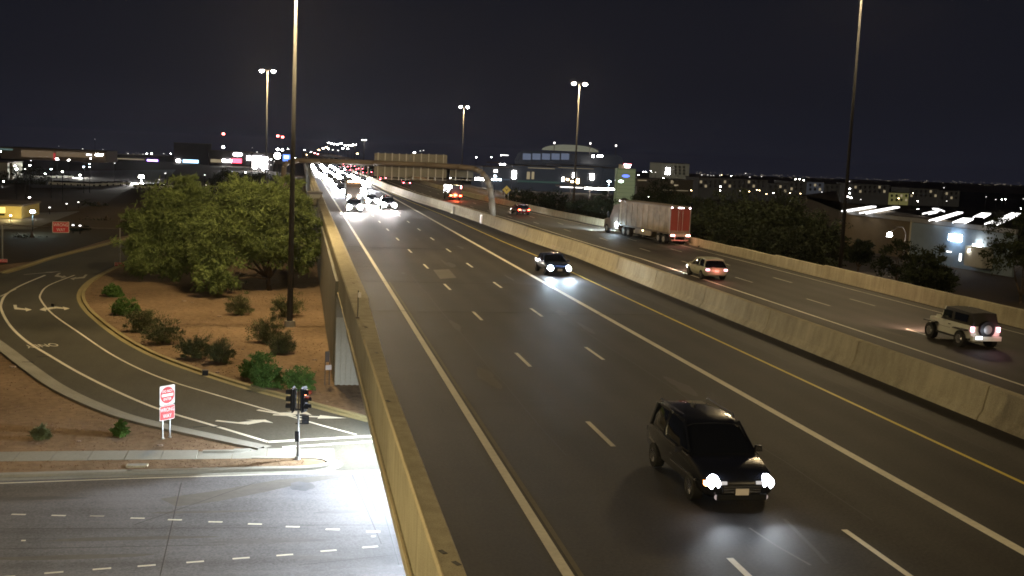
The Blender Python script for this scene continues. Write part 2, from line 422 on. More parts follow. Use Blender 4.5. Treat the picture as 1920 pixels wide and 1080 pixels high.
# ---- right wall
rwl = thing('side_wall', 'concrete barrier wall along the outer right shoulder of the freeway', 'barrier wall', (40, 0, 0))
def hw(y): return interp(y, [(0, 1.08), (75, 1.0), (100, .75), (130, .85), (400, .85)])
for i in range(36):
    y0 = -30+i*9.15; y1 = y0+9.12; h = hw((y0+y1)/2)
    seg(y0, y1, [(0, 0), (.06, .2), (.12, h-.03), (.16, h), (.34, h), (.38, h-.04), (.42, -.3)], 'wall_segment', CONC, rwl, 3, lambda y: sw(y))
for i in range(8):
    y0 = 299.5+i*60; seg(y0, y0+59.9, [(0, 0), (.12, .82), (.34, .85), (.42, -.3)], 'wall_segment', CONC, rwl, 2, lambda y: sw(y))

# ---- cross street
st = MB().poly([(-260, -20), (90, -20), (90, 52.6), (3.9, 51.9), (1.9, 51.8), (-1.2, 51.65), (-40, 49.2), (-260, 36)], LOW+.008)
street = struct(st.build('cross_street', A_ST)); street['label'] = 'wide grey street passing under the overpass'
def pl(pxs, z=LOW): return [tuple(G(a, b, z)[:2]) for a, b in pxs]
MB().sweep([(-.06, LOW+.013), (.06, LOW+.013)], [(-60, 48.0), (-12.6, 50.5), (-7, 51.0), (-.2, 51.45), (3.9, 51.6), (30, 52.1)]).build('edge_line', PAINT, street)
for px, py in ((35, 965), (110, 967), (182, 968), (258, 972), (328, 975), (404, 979), (478, 983), (549, 988), (624, 993), (700, 997)):
    g = G(px, py); MB().box((g.x, g.y, LOW+.012), (.56, .13, .004), rz=-.12).build('dash', PAINT if px != 182 else PAINTW, street)
for px, py in ((10, 1082), (101, 1074), (191, 1067), (275, 1061), (366, 1054), (452, 1047), (534, 1041), (616, 1033), (694, 1026)):
    g = G(px, py); MB().box((g.x, g.y, LOW+.012), (.62, .13, .004), rz=.15).build('dash', PAINT, street)
for px, py in ((44, 1014), (700, 1006)): g = G(px, py); MB().box((g.x, g.y, LOW+.012), (.16, .12, .006)).build('marker', PAINT, street)
for a, b in (((660, 890), (715, 1020)), ((680, 890), (705, 960)), ((0, 992), (520, 990)), ((480, 905), (250, 985)), ((560, 985), (740, 985)), ((560, 1060), (748, 1040))):
    p, q = G(*a), G(*b); MB().sweep([(-.02, LOW+.011), (.02, LOW+.011)], [p[:2], q[:2]]).build('crack', TAR, street)
OIL = mat('oil_stain', (.098, .096, .102), .6, .3, 3)
def blob(c, rx, ry, z, m, name, parent, seed=0):
    r = random.Random(seed); n = 26
    ph = [r.uniform(0, 6.3) for _ in range(3)]
    pts = [(c[0]+rx*math.cos(t)*(1+.12*math.sin(3*t+ph[0])+.07*math.sin(7*t+ph[1])), c[1]+ry*math.sin(t)*(1+.12*math.sin(2*t+ph[2])+.07*math.sin(6*t+ph[1]))) for t in [2*PI*i/n for i in range(n)]]
    return MB().poly(pts, z).build(name, m, parent)
g = G(565, 912); blob(g, .55, .75, LOW+.010, OIL, 'oil_stain', street, 3)
for i, (px, py) in enumerate(((595, 1070), (630, 1066), (675, 1068), (715, 1066), (750, 1061), (780, 1058))):
    g = G(px, py); blob(g, .28, .10, LOW+.010, OIL, 'oil_stain', street, i+9)

BRST = mat('brown_stain', (.120, .110, .098), .8, .25, 3)
p = [G(*q) for q in ((300, 935), (400, 921), (520, 900), (640, 889), (655, 893), (560, 908), (500, 922), (410, 940), (330, 950))]
MB().poly([q[:2] for q in p], LOW+.0095).build('stain', BRST, street)
for i, (px, py, rx, ry) in enumerate(((60, 935, 2.2, .25), (240, 1010, 3.0, .22), (500, 1015, 2.5, .2), (130, 1045, 2.8, .25), (640, 960, 1.2, .2), (380, 960, 2.2, .15), (600, 1045, 1.5, .12))):
    g = G(px, py); blob(g, rx, ry, LOW+.0095, BRST if i % 2 else OIL, 'stain', street, 40+i)
for a, b in (((700, 890), (748, 1060)), ((340, 905), (300, 1080)), ((0, 1030), (420, 1022))):
    p, q = G(*a), G(*b); MB().sweep([(-.02, LOW+.011), (.02, LOW+.011)], [p[:2], q[:2]]).build('crack', TAR, street)
# ---- ramp
outer = [(490, 843), (400, 824), (250, 790), (170, 762), (100, 728), (45, 690), (0, 655), (-60, 610), (-110, 570), (-120, 548), (-60, 532)]
far = [(0, 513), (50, 498), (100, 482), (170, 465), (240, 447), (330, 428), (430, 409)]
inner = [(700, 789), (620, 768), (545, 747), (470, 727), (400, 705), (330, 681), (280, 660), (230, 632), (190, 602), (165, 578), (155, 555), (165, 535), (190, 517), (240, 492), (300, 470), (400, 440), (470, 425)]
rp_ = pl(outer)+[(-45, 122)]+pl(far)+pl(inner)[::-1]+[(5.5, 62.0), (9, 61.5), (9, 52.3), (3.9, 51.95), (1.9, 51.85)]+pl([(640, 868), (560, 850)])
ramp = struct(MB().poly(rp_, LOW+.006).build('exit_ramp', A_RAMP)); ramp['label'] = 'curving asphalt exit ramp coming down to the street'
def line(pxs, w, m, name='line', parent=ramp, z=LOW+.012):
    p = pl(pxs); q = []
    # Catmull-Rom smoothing
    for i in range(len(p)-1):
        p0, p1, p2, p3 = [Vector(p[max(0, min(len(p)-1, k))]) for k in (i-1, i, i+1, i+2)]
        for t in np.linspace(0, 1, 6, endpoint=False):
            q.append(.5*((2*p1)+(-p0+p2)*t+(2*p0-5*p1+4*p2-p3)*t*t+(-p0+3*p1-3*p2+p3)*t**3))
    q.append(Vector(p[-1]))
    return MB().sweep([(-w/2, z), (w/2, z)], [tuple(v) for v in q]).build(name, m, parent), q
line([(503, 829), (400, 798), (300, 768), (225, 737), (150, 700), (95, 668), (50, 640), (20, 612), (4, 585), (2, 570), (12, 552), (40, 535), (85, 516)], .22, PAINT, 'edge_line')
line([(668, 815), (600, 797), (545, 781), (420, 745), (300, 708), (215, 668), (150, 625), (100, 590), (78, 565), (76, 552), (92, 535), (140, 516)], .16, PAINT, 'lane_line')
line([(0, 556), (30, 542)], .16, PAINT, 'lane_line')
MB().sweep([(-.17, LOW+.013), (.17, LOW+.013)], pl([(503, 829), (712, 817)])).build('stop_line', PAINT, ramp)
MB().sweep([(-.13, LOW+.013), (.13, LOW+.013)], pl([(530, 839), (712, 827)])).build('crosswalk_line', PAINT, ramp)
MB().sweep([(-.12, LOW+.013), (.12, LOW+.013)], pl([(590, 886), (725, 886)])).build('crosswalk_line', PAINT, ramp)
# kerbs
def curb(path, name, w=.3, h=.15, z=LOW, m=None):
    p = [Vector(v[:2]) for v in path]; q = []
    for i in range(len(p)-1):
        p0, p1, p2, p3 = [p[max(0, min(len(p)-1, k))] for k in (i-1, i, i+1, i+2)]
        for t in np.linspace(0, 1, 5, endpoint=False):
            q.append(.5*((2*p1)+(-p0+p2)*t+(2*p0-5*p1+4*p2-p3)*t*t+(-p0+3*p1-3*p2+p3)*t**3))
    q.append(p[-1])
    o = MB().sweep([(-w*1.6, z+.016), (-w*.45, z+.018), (-w*.40, z+h*.9), (-w*.3, z+h), (w*.5, z+h), (w*.5, z-.05)], [tuple(v) for v in q]).build(name, m or CONC2)
    return struct(o)
KY = mat('kerb_concrete_aged', (.30, .25, .12), .8, .2, 5)
curb(pl(inner)[::-1][::-1], 'kerb', m=KY) if False else None
curb(pl(inner), 'ramp_kerb', .34, m=KY)
curb(pl(outer)[::-1], 'ramp_kerb', .5, .12)
curb(pl(far)[::-1], 'ramp_kerb', .5, .14, m=KY)
curb(pl([(470, 846), (440, 849), (380, 850)]), 'kerb', .2)
# planter strip with rounded end and its kerb
nose = [(-60, 48.6), (-12.8, 51.45), (-7, 51.75), (-2, 52.0), (0, 52.05), (1.0, 52.2), (1.65, 52.6), (1.75, 53.1), (1.3, 53.6), (.4, 53.8), (-2, 53.85), (-7.4, 53.75), (-13.4, 53.7), (-60, 51.6)]
struct(MB().prism([(-60, 48.8), (-12.8, 51.65), (-7, 51.95), (-2, 52.2), (0, 52.25), (.9, 52.4), (1.45, 52.7), (1.5, 53.1), (1.1, 53.45), (.3, 53.62), (-2, 53.7), (-7.4, 53.62), (-13.4, 53.55), (-60, 51.5)], LOW-.1, LOW+.13).build('planter_strip', DIRT))
curb([(v[0], v[1]) for v in nose[:11]][::-1], 'street_kerb', .36, .16)
# sidewalk slabs
sw_ = thing('sidewalk', 'pale concrete sidewalk running between the planter strip and the dirt', 'sidewalk', (0, 0, LOW)); 
del sw_['category']; sw_['kind'] = 'structure'
x = 2.0
for i in range(26):
    x1 = x-1.65
    ya = 53.78; yb = 55.4 if x < -2 else 55.9-.1*max(0, x)
    dy = lambda xx: (min(0, xx+10)*.018)
    MB().prism([(x1+.012, ya+dy(x1)), (x-.012, ya+dy(x)), (x-.012, yb+dy(x)), (x1+.012, yb+dy(x1))], -.05, .10 if x < -3 else .03).build('slab', CONC2, sw_)
    x = x1
ub = tag(MB().box((0, 0, .06), (.95, .42, .12)).build('utility_box_lid', CONC, None), 'small rectangular utility cover set in the planter strip', 'utility cover')
g = G(257, 880); ub.location = (g.x, g.y, LOW+.10)
MB().box((0, 0, .125), (.82, .30, .01)).build('lid', CONC2, ub)
tb = tag(MB().box((0, 0, .15), (.36, .36, .32)).build('valve_box', BLACK, None), 'small dark square box beside the ramp kerb', 'valve box')
g = G(385, 703); tb.location = (g.x, g.y, LOW); MB().box((0, 0, .33), (.40, .40, .04)).build('lid', DSTEEL, tb)

# pavement arrows and word
def arrow(px, py, ang, kind, L=3.4, m=PAINTW):
    b = MB(); hw_ = .13
    if kind == 'straight':
        pts = [(-hw_, 0), (hw_, 0), (hw_, L*.62), (.42, L*.62), (0, L), (-.42, L*.62), (-hw_, L*.62)]
        b.poly(pts, 0)
    else:
        s = -1 if kind == 'left' else 1
        b.poly([(-hw_, 0), (hw_, 0), (hw_, L*.55), (-hw_, L*.62)] if s > 0 else [(-hw_, 0), (hw_, 0), (hw_, L*.62), (-hw_, L*.55)], 0)
        b.poly([(s*hw_*.9, L*.42), (s*.75, L*.62), (s*.75, L*.46), (s*1.25, L*.78), (s*.75, L*1.02), (s*.75, L*.82), (-s*hw_, L*.66)], .001)
    o = b.build('turn_arrow', m, ramp); g = G(px, py); o.location = (g.x, g.y, LOW+.014); o.rotation_euler = (0, 0, ang)
def hd(a, b):
    p, q = G(*a), G(*b); return math.atan2(q.y-p.y, q.x-p.x)-PI/2
arrow(405, 789, hd((405, 789), (480, 797)), 'left', 3.0, PAINT)
arrow(483, 769, hd((483, 769), (560, 782)), 'left', 3.2, PAINT)
arrow(512, 778, hd((512, 778), (620, 783)), 'straight', 4.2, PAINT)
arrow(28, 572, hd((28, 572), (33, 592)), 'left', 4.0, PAINT); arrow(98, 570, hd((98, 570), (108, 592)), 'right', 4.5, PAINT); arrow(98, 570, hd((98, 570), (108, 592)), 'left', 4.0, PAINT)
arrow(112, 512, hd((112, 512), (97, 524)), 'left', 5, PAINTW); arrow(162, 515, hd((162, 515), (148, 530)), 'right', 5, PAINTW); arrow(45, 515, hd((45, 515), (90, 511)), 'straight', 5, PAINTW)
g = G(78, 648); text('ONLY', 1.35, PAINT, ramp, (g.x, g.y, LOW+.014), (0, 0, hd((60, 638), (100, 660))), sx=.62, sy=1.35, ext=.001)
for i, (px, py, a) in enumerate(((80, 669, .2), (52, 679, .1), (410, 800, .3), (375, 800, .3))):
    g = G(px, py); MB().box((g.x, g.y, LOW+.013), (.75, .16, .012), rz=a).build('tar_strip', TAR, ramp)

# ================================================================== LIGHT MASTS
def mast(x, y, zb, H, label, lit=True, power=0, r=.26, pm=None):
    t = thing('light_mast', label, 'light mast', (x, y, zb), 0, 'tall twin-lamp masts along the freeway')
    MB().cyl((0, 0, 0), (0, 0, H), r, r*.42, 14).build('pole', pm or MASTM, t, True)
    MB().cyl((0, 0, 0), (0, 0, .5), r*1.9, r*1.7, 14).build('base', CONC2, t)
    MB().box((0, 0, H+.02), (2.3, .12, .12)).build('crossarm', MASTM, t)
    for s in (-1, 1):
        h = MB().box((s*1.15, 0, H+.12), (.75, .55, .22), taper=.8).build('lamp_head', DSTEEL, t)
        ln = MB().cyl((s*1.15, 0, H-.42), (s*1.15, 0, H-.12), .22, .46, 16).cyl((s*1.15, 0, H-.12), (s*1.15, 0, H+.02), .46, .36, 16).build('lens', E_MAST, h)
        if power: point('mast_light', (s*1.15, 0, H-.75), power/2, MAST_COL, .22, t)
    return t
PW = 36000
mast(-.54, 94.8, LOW, 29.5, 'tall grey mast rising from the dirt beside the big tree, its lamps above the frame', power=PW)
mast(-6.7, 233.9, LOW, 30, 'tall mast with two bright lamps above the treetops left of the traffic jam', power=PW*.8)
mast(52, 100, -2.2, 30, 'grey mast standing behind the right side wall, its lamps above the frame', power=PW*.62, r=.2, pm=LPOLE)
mast(54.7, 219.4, -3.6, 26.8, 'tall mast with two bright lamps in front of the domed stadium', power=PW*.5)
mast(52.1, 362, -4, 27.2, 'smaller mast with two bright lamps above the overhead sign backs', power=PW*.5)
mast(-4.5, -38, LOW, 30, 'light mast beside the street behind the viewpoint', power=PW*1.3)
mast(47, -24, -1, 29, 'light mast beyond the right side wall near the viewpoint', power=PW*1.1)
def streetlamp(x, y, lab, pw):
    t = thing('street_lamp', lab, 'street lamp', (x, y, LOW)); MB().tube([(0, 0, 0), (0, 0, 9), (.6, 0, 9.5), (2.2, 0, 9.7)], [.12, .08, .06, .05], 10).build('pole', STEEL, t)
    h = MB().box((2.5, 0, 9.68), (.7, .32, .14), taper=.8).build('lamp_head', DSTEEL, t); MB().box((2.5, 0, 9.60), (.5, .24, .03)).build('lens', E_MAST, h)
    point('street_light', (2.5, 0, 9.35), pw, (1, .80, .42), .18, t)
streetlamp(-13.5, 24.0, 'street lamp on the near side of the cross street', 5200)
for px, py, lab in ((683, 262, 'distant twin-lamp mast, the taller of the far pair'), (665, 271, 'distant twin-lamp mast, the lower of the far pair')):
    p = AT(px, py, 900 if px > 670 else 1150)
    mast(p.x, p.y, LOW, p.z-LOW, lab, r=.5)

# ================================================================== VEGETATION
def foliage(blobs, n, ls, lw, m, name, parent, droop=.35, shell=.55, seed=1, up_=.0):
    g = np.random.default_rng(seed)
    vol = np.array([b[3]*b[4]*b[5] for b in blobs])**.67; vol = vol/vol.sum()
    P = []; D = []
    for b, w in zip(blobs, vol):
        k = int(n*w)
        # sub-clumps for light and dark masses and gaps
        nc = max(6, int(k/(95 if k > 3000 else 55)))
        d = g.normal(size=(nc, 3)); d /= np.linalg.norm(d, axis=1)[:, None]
        rr = shell+(1-shell)*g.random(nc)**.5
        rr *= 1+.21*g.normal(size=nc)
        cc = d*rr[:, None]*np.array(b[3:6])+np.array(b[:3])
        idx = g.integers(0, nc, k); sc = .17*min(b[3:6])*(.6+g.random(nc))[idx]
        pts = cc[idx]+g.normal(size=(k, 3))*sc[:, None]*np.array([1, 1, .7])
        dd = d[idx]*.7+g.normal(size=(k, 3))*.55; dd[:, 2] += up_-droop*g.random(k)
        dd /= np.linalg.norm(dd, axis=1)[:, None]
        P.append(pts); D.append(dd)
    P = np.concatenate(P); D = np.concatenate(D); k = len(P)
    side = np.cross(D, g.normal(size=(k, 3))); side /= np.linalg.norm(side, axis=1)[:, None]+1e-9
    L = ls*(.6+.8*g.random(k))[:, None]; Wd = lw*(.6+.8*g.random(k))[:, None]
    V = np.stack([P-side*Wd*.5, P+D*L*.5-side*Wd*.6, P+D*L, P+side*Wd*.5], 1).reshape(-1, 3)
    me = bpy.data.meshes.new(name); me.vertices.add(len(V)); me.vertices.foreach_set('co', V.ravel())
    me.loops.add(4*k); me.polygons.add(k)
    me.polygons.foreach_set('loop_start', np.arange(k)*4); me.polygons.foreach_set('loop_total', np.full(k, 4))
    me.loops.foreach_set('vertex_index', np.arange(4*k)); me.materials.append(m); me.update()
    o = bpy.data.objects.new(name, me); COL.objects.link(o); o.parent = parent
    return o
def limbs(t, base, tips, r0, seed=0, name='trunk'):
    r = random.Random(seed); b = MB()
    fork = Vector(base)+Vector((r.uniform(-.3, .3), r.uniform(-.3, .3), r0*6))
    b.tube([base, (Vector(base)+fork)/2+Vector((r.uniform(-.1, .1), 0, 0)), fork], [r0*1.3, r0*1.1, r0], 8)
    for tp in tips:
        tp = Vector(tp); pts = [fork]; 
        for k in (.3, .6, 1.):
            pts.append(fork.lerp(tp, k)+Vector((r.uniform(-.25, .25), r.uniform(-.25, .25), r.uniform(0, .3)*(1-k)))*r0*6)
        b.tube(pts, [r0*.8, r0*.55, r0*.33, r0*.1], 6)
        for j in range(5):
            a = pts[1].lerp(pts[3], r.random()); e_ = a+Vector((r.uniform(-1, 1), r.uniform(-1, 1), r.uniform(.0, .9)))*r0*8
            b.tube([a, e_], [r0*.22, r0*.05], 5)
    return b.build(name, BARK, t, True)
def tree(label, base, blobs, n, m=None, ls=.44, lw=.085, r0=.22, seed=1, name='mesquite_tree', cat='tree', group=None, trunks=1, z=LOW):
    t = thing(name, label, cat, (base[0], base[1], z), 0, group)
    L = [(b[0]-base[0], b[1]-base[1], b[2]-z, b[3], b[4], b[5]) for b in blobs]
    limbs(t, (0, 0, -.1), [(b[0], b[1], b[2]) for b in L], r0, seed)
    foliage(L, n, ls, lw, m or LEAFA, 'crown', t, seed=seed)
    return t
def B(px, py, D, rx, rz, ry=None):           # blob centred on a photo direction at distance D
    p = AT(px, py, D); return (p.x, p.y, p.z, rx, ry or rx*.8, rz)
G1 = G(505, 545)
tree('broad feathery mesquite tree with a leaning trunk beside the tall grey mast', (G1.x, 118.5),
     [B(470, 385, 117, 3.2, 2.2), B(430, 440, 116, 3.0, 2.6), B(520, 395, 119, 3.0, 2.3), B(500, 450, 118, 3.2, 2.4), B(562, 400, 121, 1.8, 2.4), B(560, 465, 120, 1.9, 2.0),
      B(455, 360, 118, 1.7, 1.5), B(400, 480, 114, 2.2, 1.6), B(540, 350, 120, 1.2, 1.2), B(590, 445, 122, .9, 1.9), B(405, 525, 112, 1.8, 1.1)], 62000, seed=3)
g = G(330, 520)
tree('rounded dense mesquite tree at the ramp curve, left of the leaning one', (g.x, 126),
     [B(330, 400, 126, 3.4, 2.6), B(290, 430, 126, 2.5, 2.2), B(370, 390, 128, 2.6, 2.4), B(300, 480, 124, 3.0, 2.0), B(360, 460, 125, 3.0, 2.4), B(265, 470, 125, 1.6, 2.3),
      B(345, 355, 127, 1.6, 1.4), B(260, 415, 128, 1.5, 1.2)], 52000, seed=5)
# shrubs: (px,py centre, width px, height px, material, label)
SH = [(212, 546, 34, 24, LEAFC, 'bright green low shrub nearest the ramp bend'), (234, 576, 46, 34, LEAFC, 'bright green shrub second along the ramp bend'),
      (264, 602, 56, 46, LEAFB, 'spiky olive bush third along the inner kerb'), (305, 620, 68, 56, LEAFB, 'largest spiky olive bush along the inner kerb'),
      (364, 650, 66, 50, LEAFB, 'straw-tinted sparse bush fifth along the inner kerb'), (410, 660, 56, 46, LEAFB, 'dry grassy bush nearest the small square box'),
      (446, 575, 50, 38, LEAFB, 'small thin bush on open dirt in front of the tree shadow'), (536, 573, 62, 50, LEAFB, 'grey-green bush behind the foot of the mast'),
      (500, 620, 70, 52, LEAFB, 'wide brushy shrub left of the mast foot'), (528, 645, 46, 40, LEAFB, 'scruffy thin shrub just below the mast foot'),
      (478, 688, 62, 46, LEAFC, 'round bright green shrub left of the traffic signal'), (500, 708, 54, 44, LEAFC, 'round bright green shrub touching its neighbour above the lane arrows'),
      (559, 713, 64, 44, LEAFC, 'round bright green shrub directly behind the traffic signal'),
      (226, 806, 28, 26, LEAFC, 'small round green shrub alone on the near dirt'), (76, 815, 30, 22, LEAFB, 'small grey shrub at the far left of the near dirt'),
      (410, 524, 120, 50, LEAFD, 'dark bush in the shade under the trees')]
for i, (px, py, w, h, m, lab) in enumerate(SH):
    g = G(px, py+h*.42); D = (g-Vector((0, 0, HC))).length; s = D/FPX
    rx = w*s/2; rz = h*s/2
    t = thing('shrub', lab, 'shrub', (g.x, g.y, LOW), 0, 'desert shrubs on the dirt')
    spiky = m is not LEAFC
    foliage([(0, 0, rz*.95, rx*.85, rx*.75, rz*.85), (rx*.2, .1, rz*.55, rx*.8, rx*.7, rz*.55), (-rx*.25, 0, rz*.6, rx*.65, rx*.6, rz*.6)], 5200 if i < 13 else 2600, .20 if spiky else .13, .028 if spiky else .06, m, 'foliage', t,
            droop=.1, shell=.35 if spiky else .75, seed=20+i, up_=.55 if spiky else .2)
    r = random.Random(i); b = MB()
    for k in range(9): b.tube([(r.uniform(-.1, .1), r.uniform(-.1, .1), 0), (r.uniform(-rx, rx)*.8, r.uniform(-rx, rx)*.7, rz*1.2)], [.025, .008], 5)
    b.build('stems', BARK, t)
# stones on the dirt
STONE = mat('stone', (.30, .22, .16), .9, .2, 5)
for i, (px, py, s) in enumerate(((285, 660, .16), (408, 699, .14), (300, 640, .1), (540, 696, .22), (525, 690, .16), (412, 594, .2), (345, 565, .2), (360, 568, .18), (24, 689, .2), (148, 828, .1), (397, 848, .16), (365, 883, .1), (590, 675, .16), (300, 836, .14), (283, 865, .08), (640, 550, .2), (625, 556, .14), (455, 655, .12))):
    g = G(px, py); r = random.Random(i)
    b = MB(); n = 7; pr = [(s*(1+.3*r.random())*math.cos(2*PI*k/n), s*.7*(1+.3*r.random())*math.sin(2*PI*k/n)) for k in range(n)]
    b.prism(pr, -.05, s*.5); o = b.build('stone', STONE); o.location = (g.x, g.y, LOW+(.12 if py > 870 else 0)); tag(o, 'pale loose stone lying on the red dirt', 'stone', 'loose stones on the dirt')
# scattered gravel (uncountable)
gv_ = []; gf = []
gg = np.random.default_rng(4)
for k in range(9000):
    if k < 5000: x, y = gg.uniform(-21, 2), gg.uniform(56, 118)
    else: x, y = gg.uniform(-16, .5), gg.uniform(51.9, 62)
    s = gg.uniform(.015, .045) if k > 5000 else gg.uniform(.02, .07)
    z = LOW+(.13 if (52 < y < 53.6) else 0); o = len(gv_)
    gv_ += [(x-s, y-s*.6, z), (x+s, y-s, z), (x+s*.7, y+s, z), (x-s*.8, y+s, z), (x, y, z+s)]
    gf += [(o, o+1, o+4), (o+1, o+2, o+4), (o+2, o+3, o+4), (o+3, o, o+4)]
# keep only pebbles that are not on the pavement
import bisect
def inside(px_, py_, poly):
    c = False; j = len(poly)-1
    for i in range(len(poly)):
        xi, yi = poly[i]; xj, yj = poly[j]
        if (yi > py_) != (yj > py_) and px_ < (xj-xi)*(py_-yi)/(yj-yi)+xi: c = not c
        j = i
    return c
keepf = []
for i in range(0, len(gf), 4):
    v = gv_[gf[i][0]]
    if not inside(v[0], v[1], rp_) and not (53.6 < v[1] < 55.6): keepf += gf[i:i+4]
gmsh = MB(); gmsh.v = gv_; gmsh.f = keepf
struct(gmsh.build('gravel', mat('gravel', (.22, .14, .09), .9, .3, 1.5)), 'stuff')

# bushes and trees behind the right side wall
HB = [(972, 372, 225, 2.6), (1005, 378, 205, 2.7), (1040, 386, 186, 2.6), (1085, 396, 168, 2.2), (1125, 395, 160, 2.6), (1215, 395, 150, 3.0), (1240, 365, 170, 3.2), (1300, 395, 128, 2.8), (1335, 415, 118, 2.8), (1380, 400, 120, 3.2),
      (1375, 440, 106, 2.3), (1425, 415, 112, 3.2), (1440, 455, 101, 2.2), (1480, 425, 110, 3.2), (1500, 465, 98, 2.0), (1535, 440, 106, 2.4), (1470, 390, 150, 3.0)]
HL = ['low roadside bush left of the yellow diamond sign posts', 'roadside bush below the lit store wall', 'round dark bush left of the stadium mast foot', 'dark bush right of the stadium mast foot', 'dark tree beside the semi-trailer front',
      'dark tree right of the pylon sign base', 'dark tree above the semi-trailer roof', 'dark tree just right of the red trailer doors', 'low dark tree behind the first yellow wall panels', 'tall dark tree behind the right side wall',
      'short dark bush hugging the right side wall', 'broad dark tree in the middle of the roadside trees', 'rounded dark bush hugging the wall in the middle', 'tall dark tree third before the grey mast', 'small dark bush hugging the wall near the mast', 'dark tree just left of the grey mast', 'pale-tipped dark tree far behind the wall']
for i, ((px, py, D, rr), lab) in enumerate(zip(HB, HL)):
    p = AT(px, py, D); zb = interp(p.x-sw(p.y), [(40.3, -.15), (82, LOW)])
    bl = [(p.x, p.y, p.z, rr, rr, rr*.75), (p.x-rr*.6, p.y, p.z-rr*.5, rr*.7, rr*.7, rr*.6), (p.x+rr*.7, p.y+.5, p.z-rr*.6, rr*.7, rr*.7, rr*.6), (p.x, p.y-.5, max(zb+.8, p.z-rr*1.1), rr*.9, rr*.8, rr*.7)]
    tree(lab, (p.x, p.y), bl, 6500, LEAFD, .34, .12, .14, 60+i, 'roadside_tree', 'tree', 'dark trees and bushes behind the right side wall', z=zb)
# dark trees at right and background left
for i, (px, py, D, rr, lab) in enumerate(((1925, 445, 120, 3.4, 'large black tree at the right edge beside the lit entrance'), (1685, 480, 135, 2.6, 'thin young tree below the curved street lamp'), (1745, 505, 118, 2.4, 'dark shrubby tree in front of the blue-lit wall'), (1610, 468, 150, 1.6, 'small bush behind the grey right mast'),
        (60, 470, 175, 2.6, 'dark bush beyond the ramp gore at left'), (140, 455, 190, 3.2, 'dark scrub bush behind the hanging red sign'), (200, 440, 215, 3.0, 'dark scrub bush beyond the far ramp kerb'), (185, 400, 260, 3.2, 'lone greenish tree beyond the far scrub'), (30, 340, 360, 5.5, 'green tree beside the pale pillar building'), (60, 342, 360, 5., 'green tree second from the pale pillar building'),
        (470, 345, 300, 4, 'far tree top behind the mesquites'), (420, 340, 320, 3.5, 'far palm-like tree top behind the mesquites'))):
    p = AT(px, py, D)
    zb = LOW if i not in (0, 1, 2, 3) else interp(p.x, [(40.3, -.15), (82, LOW)])
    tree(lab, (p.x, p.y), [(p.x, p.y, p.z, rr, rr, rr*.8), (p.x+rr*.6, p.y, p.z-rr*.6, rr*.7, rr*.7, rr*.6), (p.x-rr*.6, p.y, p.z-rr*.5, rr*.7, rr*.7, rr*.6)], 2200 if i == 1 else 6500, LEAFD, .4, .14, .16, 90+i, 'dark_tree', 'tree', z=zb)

# ================================================================== SIGNS AND SIGNALS
def rpanel(w, h, t, r=.06):
    """rounded panel in XZ, facing -Y, centred"""
    b = MB(); pts = []
    for cx, cz, a0 in ((w/2-r, h/2-r, 0), (-w/2+r, h/2-r, 90), (-w/2+r, -h/2+r, 180), (w/2-r, -h/2+r, 270)):
        for k in range(4):
            a = math.radians(a0+k*30); pts.append((cx+r*math.cos(a), cz+r*math.sin(a)))
    n = len(pts); vs = [(x, -t/2, z) for x, z in pts]+[(x, t/2, z) for x, z in pts]
    return b.add(vs, [tuple(range(n))[::-1], tuple(range(n, 2*n))]+[(i, (i+1) % n, n+(i+1) % n, n+i) for i in range(n)])
g = G(313, 822)
dne = thing('do_not_enter_sign', 'red and white DO NOT ENTER and WRONG WAY sign pair on two posts', 'road sign', (g.x, g.y, LOW), math.radians(44))
for s in (-1, 1):
    MB().box((s*.22, .06, .95), (.07, .05, 1.9)).build('post', STEEL, dne); 
    MB().cyl((s*.22, .06, 0), (s*.22, .06, .06), .10, .09, 10).build('footing', CONC2, dne)
TX = PI/2
pn = rpanel(.92, 1.0, .02).build('do_not_enter_panel', SIGNWHITE, dne); pn.location = (0, 0, 2.28)
MB().cyl((0, -.012, 0), (0, -.022, 0), .43, n=40).build('disc', SIGNRED, pn)
MB().box((0, -.026, 0), (.70, .006, .13)).build('bar', SIGNWHITE, pn)
text('DO NOT', .17, SIGNWHITE, pn, (0, -.026, .20), (TX, 0, 0), sx=.95, sy=1.1); text('ENTER', .17, SIGNWHITE, pn, (0, -.026, -.21), (TX, 0, 0), sx=.95, sy=1.1)
pn = rpanel(.92, .76, .02).build('wrong_way_panel', SIGNWHITE, dne); pn.location = (0, 0, 1.36)
q = rpanel(.87, .71, .008).build('red_field', SIGNRED, pn); q.location = (0, -.015, 0)
text('WRONG', .25, SIGNWHITE, pn, (0, -.022, .15), (TX, 0, 0), sx=.88, sy=1.1); text('WAY', .25, SIGNWHITE, pn, (0, -.022, -.17), (TX, 0, 0), sx=.9, sy=1.1)
def wrongway(px, py, w, h, D, lab, rz=.2, post=True):
    p = AT(px, py, D); t = thing('wrong_way_sign', lab, 'road sign', (p.x, p.y, LOW if post else p.z-h/2), rz)
    zc = p.z-LOW if post else h/2
    if post:
        for s in (-.3, .3): MB().box((s*w, .06, (zc)/2), (.07, .05, zc)).build('post', STEEL, t)
    pn = rpanel(w, h, .02).build('panel', SIGNWHITE, t); pn.location = (0, 0, zc)
    q = rpanel(w*.94, h*.93, .008).build('red_field', SIGNRED, pn); q.location = (0, -.015, 0)
    text('WRONG', h*.40, SIGNWHITE, pn, (0, -.022, h*.2), (TX, 0, 0), sx=.8, sy=1.); text('WAY', h*.40, SIGNWHITE, pn, (0, -.022, -h*.24), (TX, 0, 0), sx=.8, sy=1.)
wrongway(114, 426, 1.85, 1.3, 139, 'large red WRONG WAY sign hanging from the span arm over the ramp', .2, False)
wrongway(224, 498, 1.15, .8, 138.5, 'small red WRONG WAY sign at the foot of the right span pole', .2)
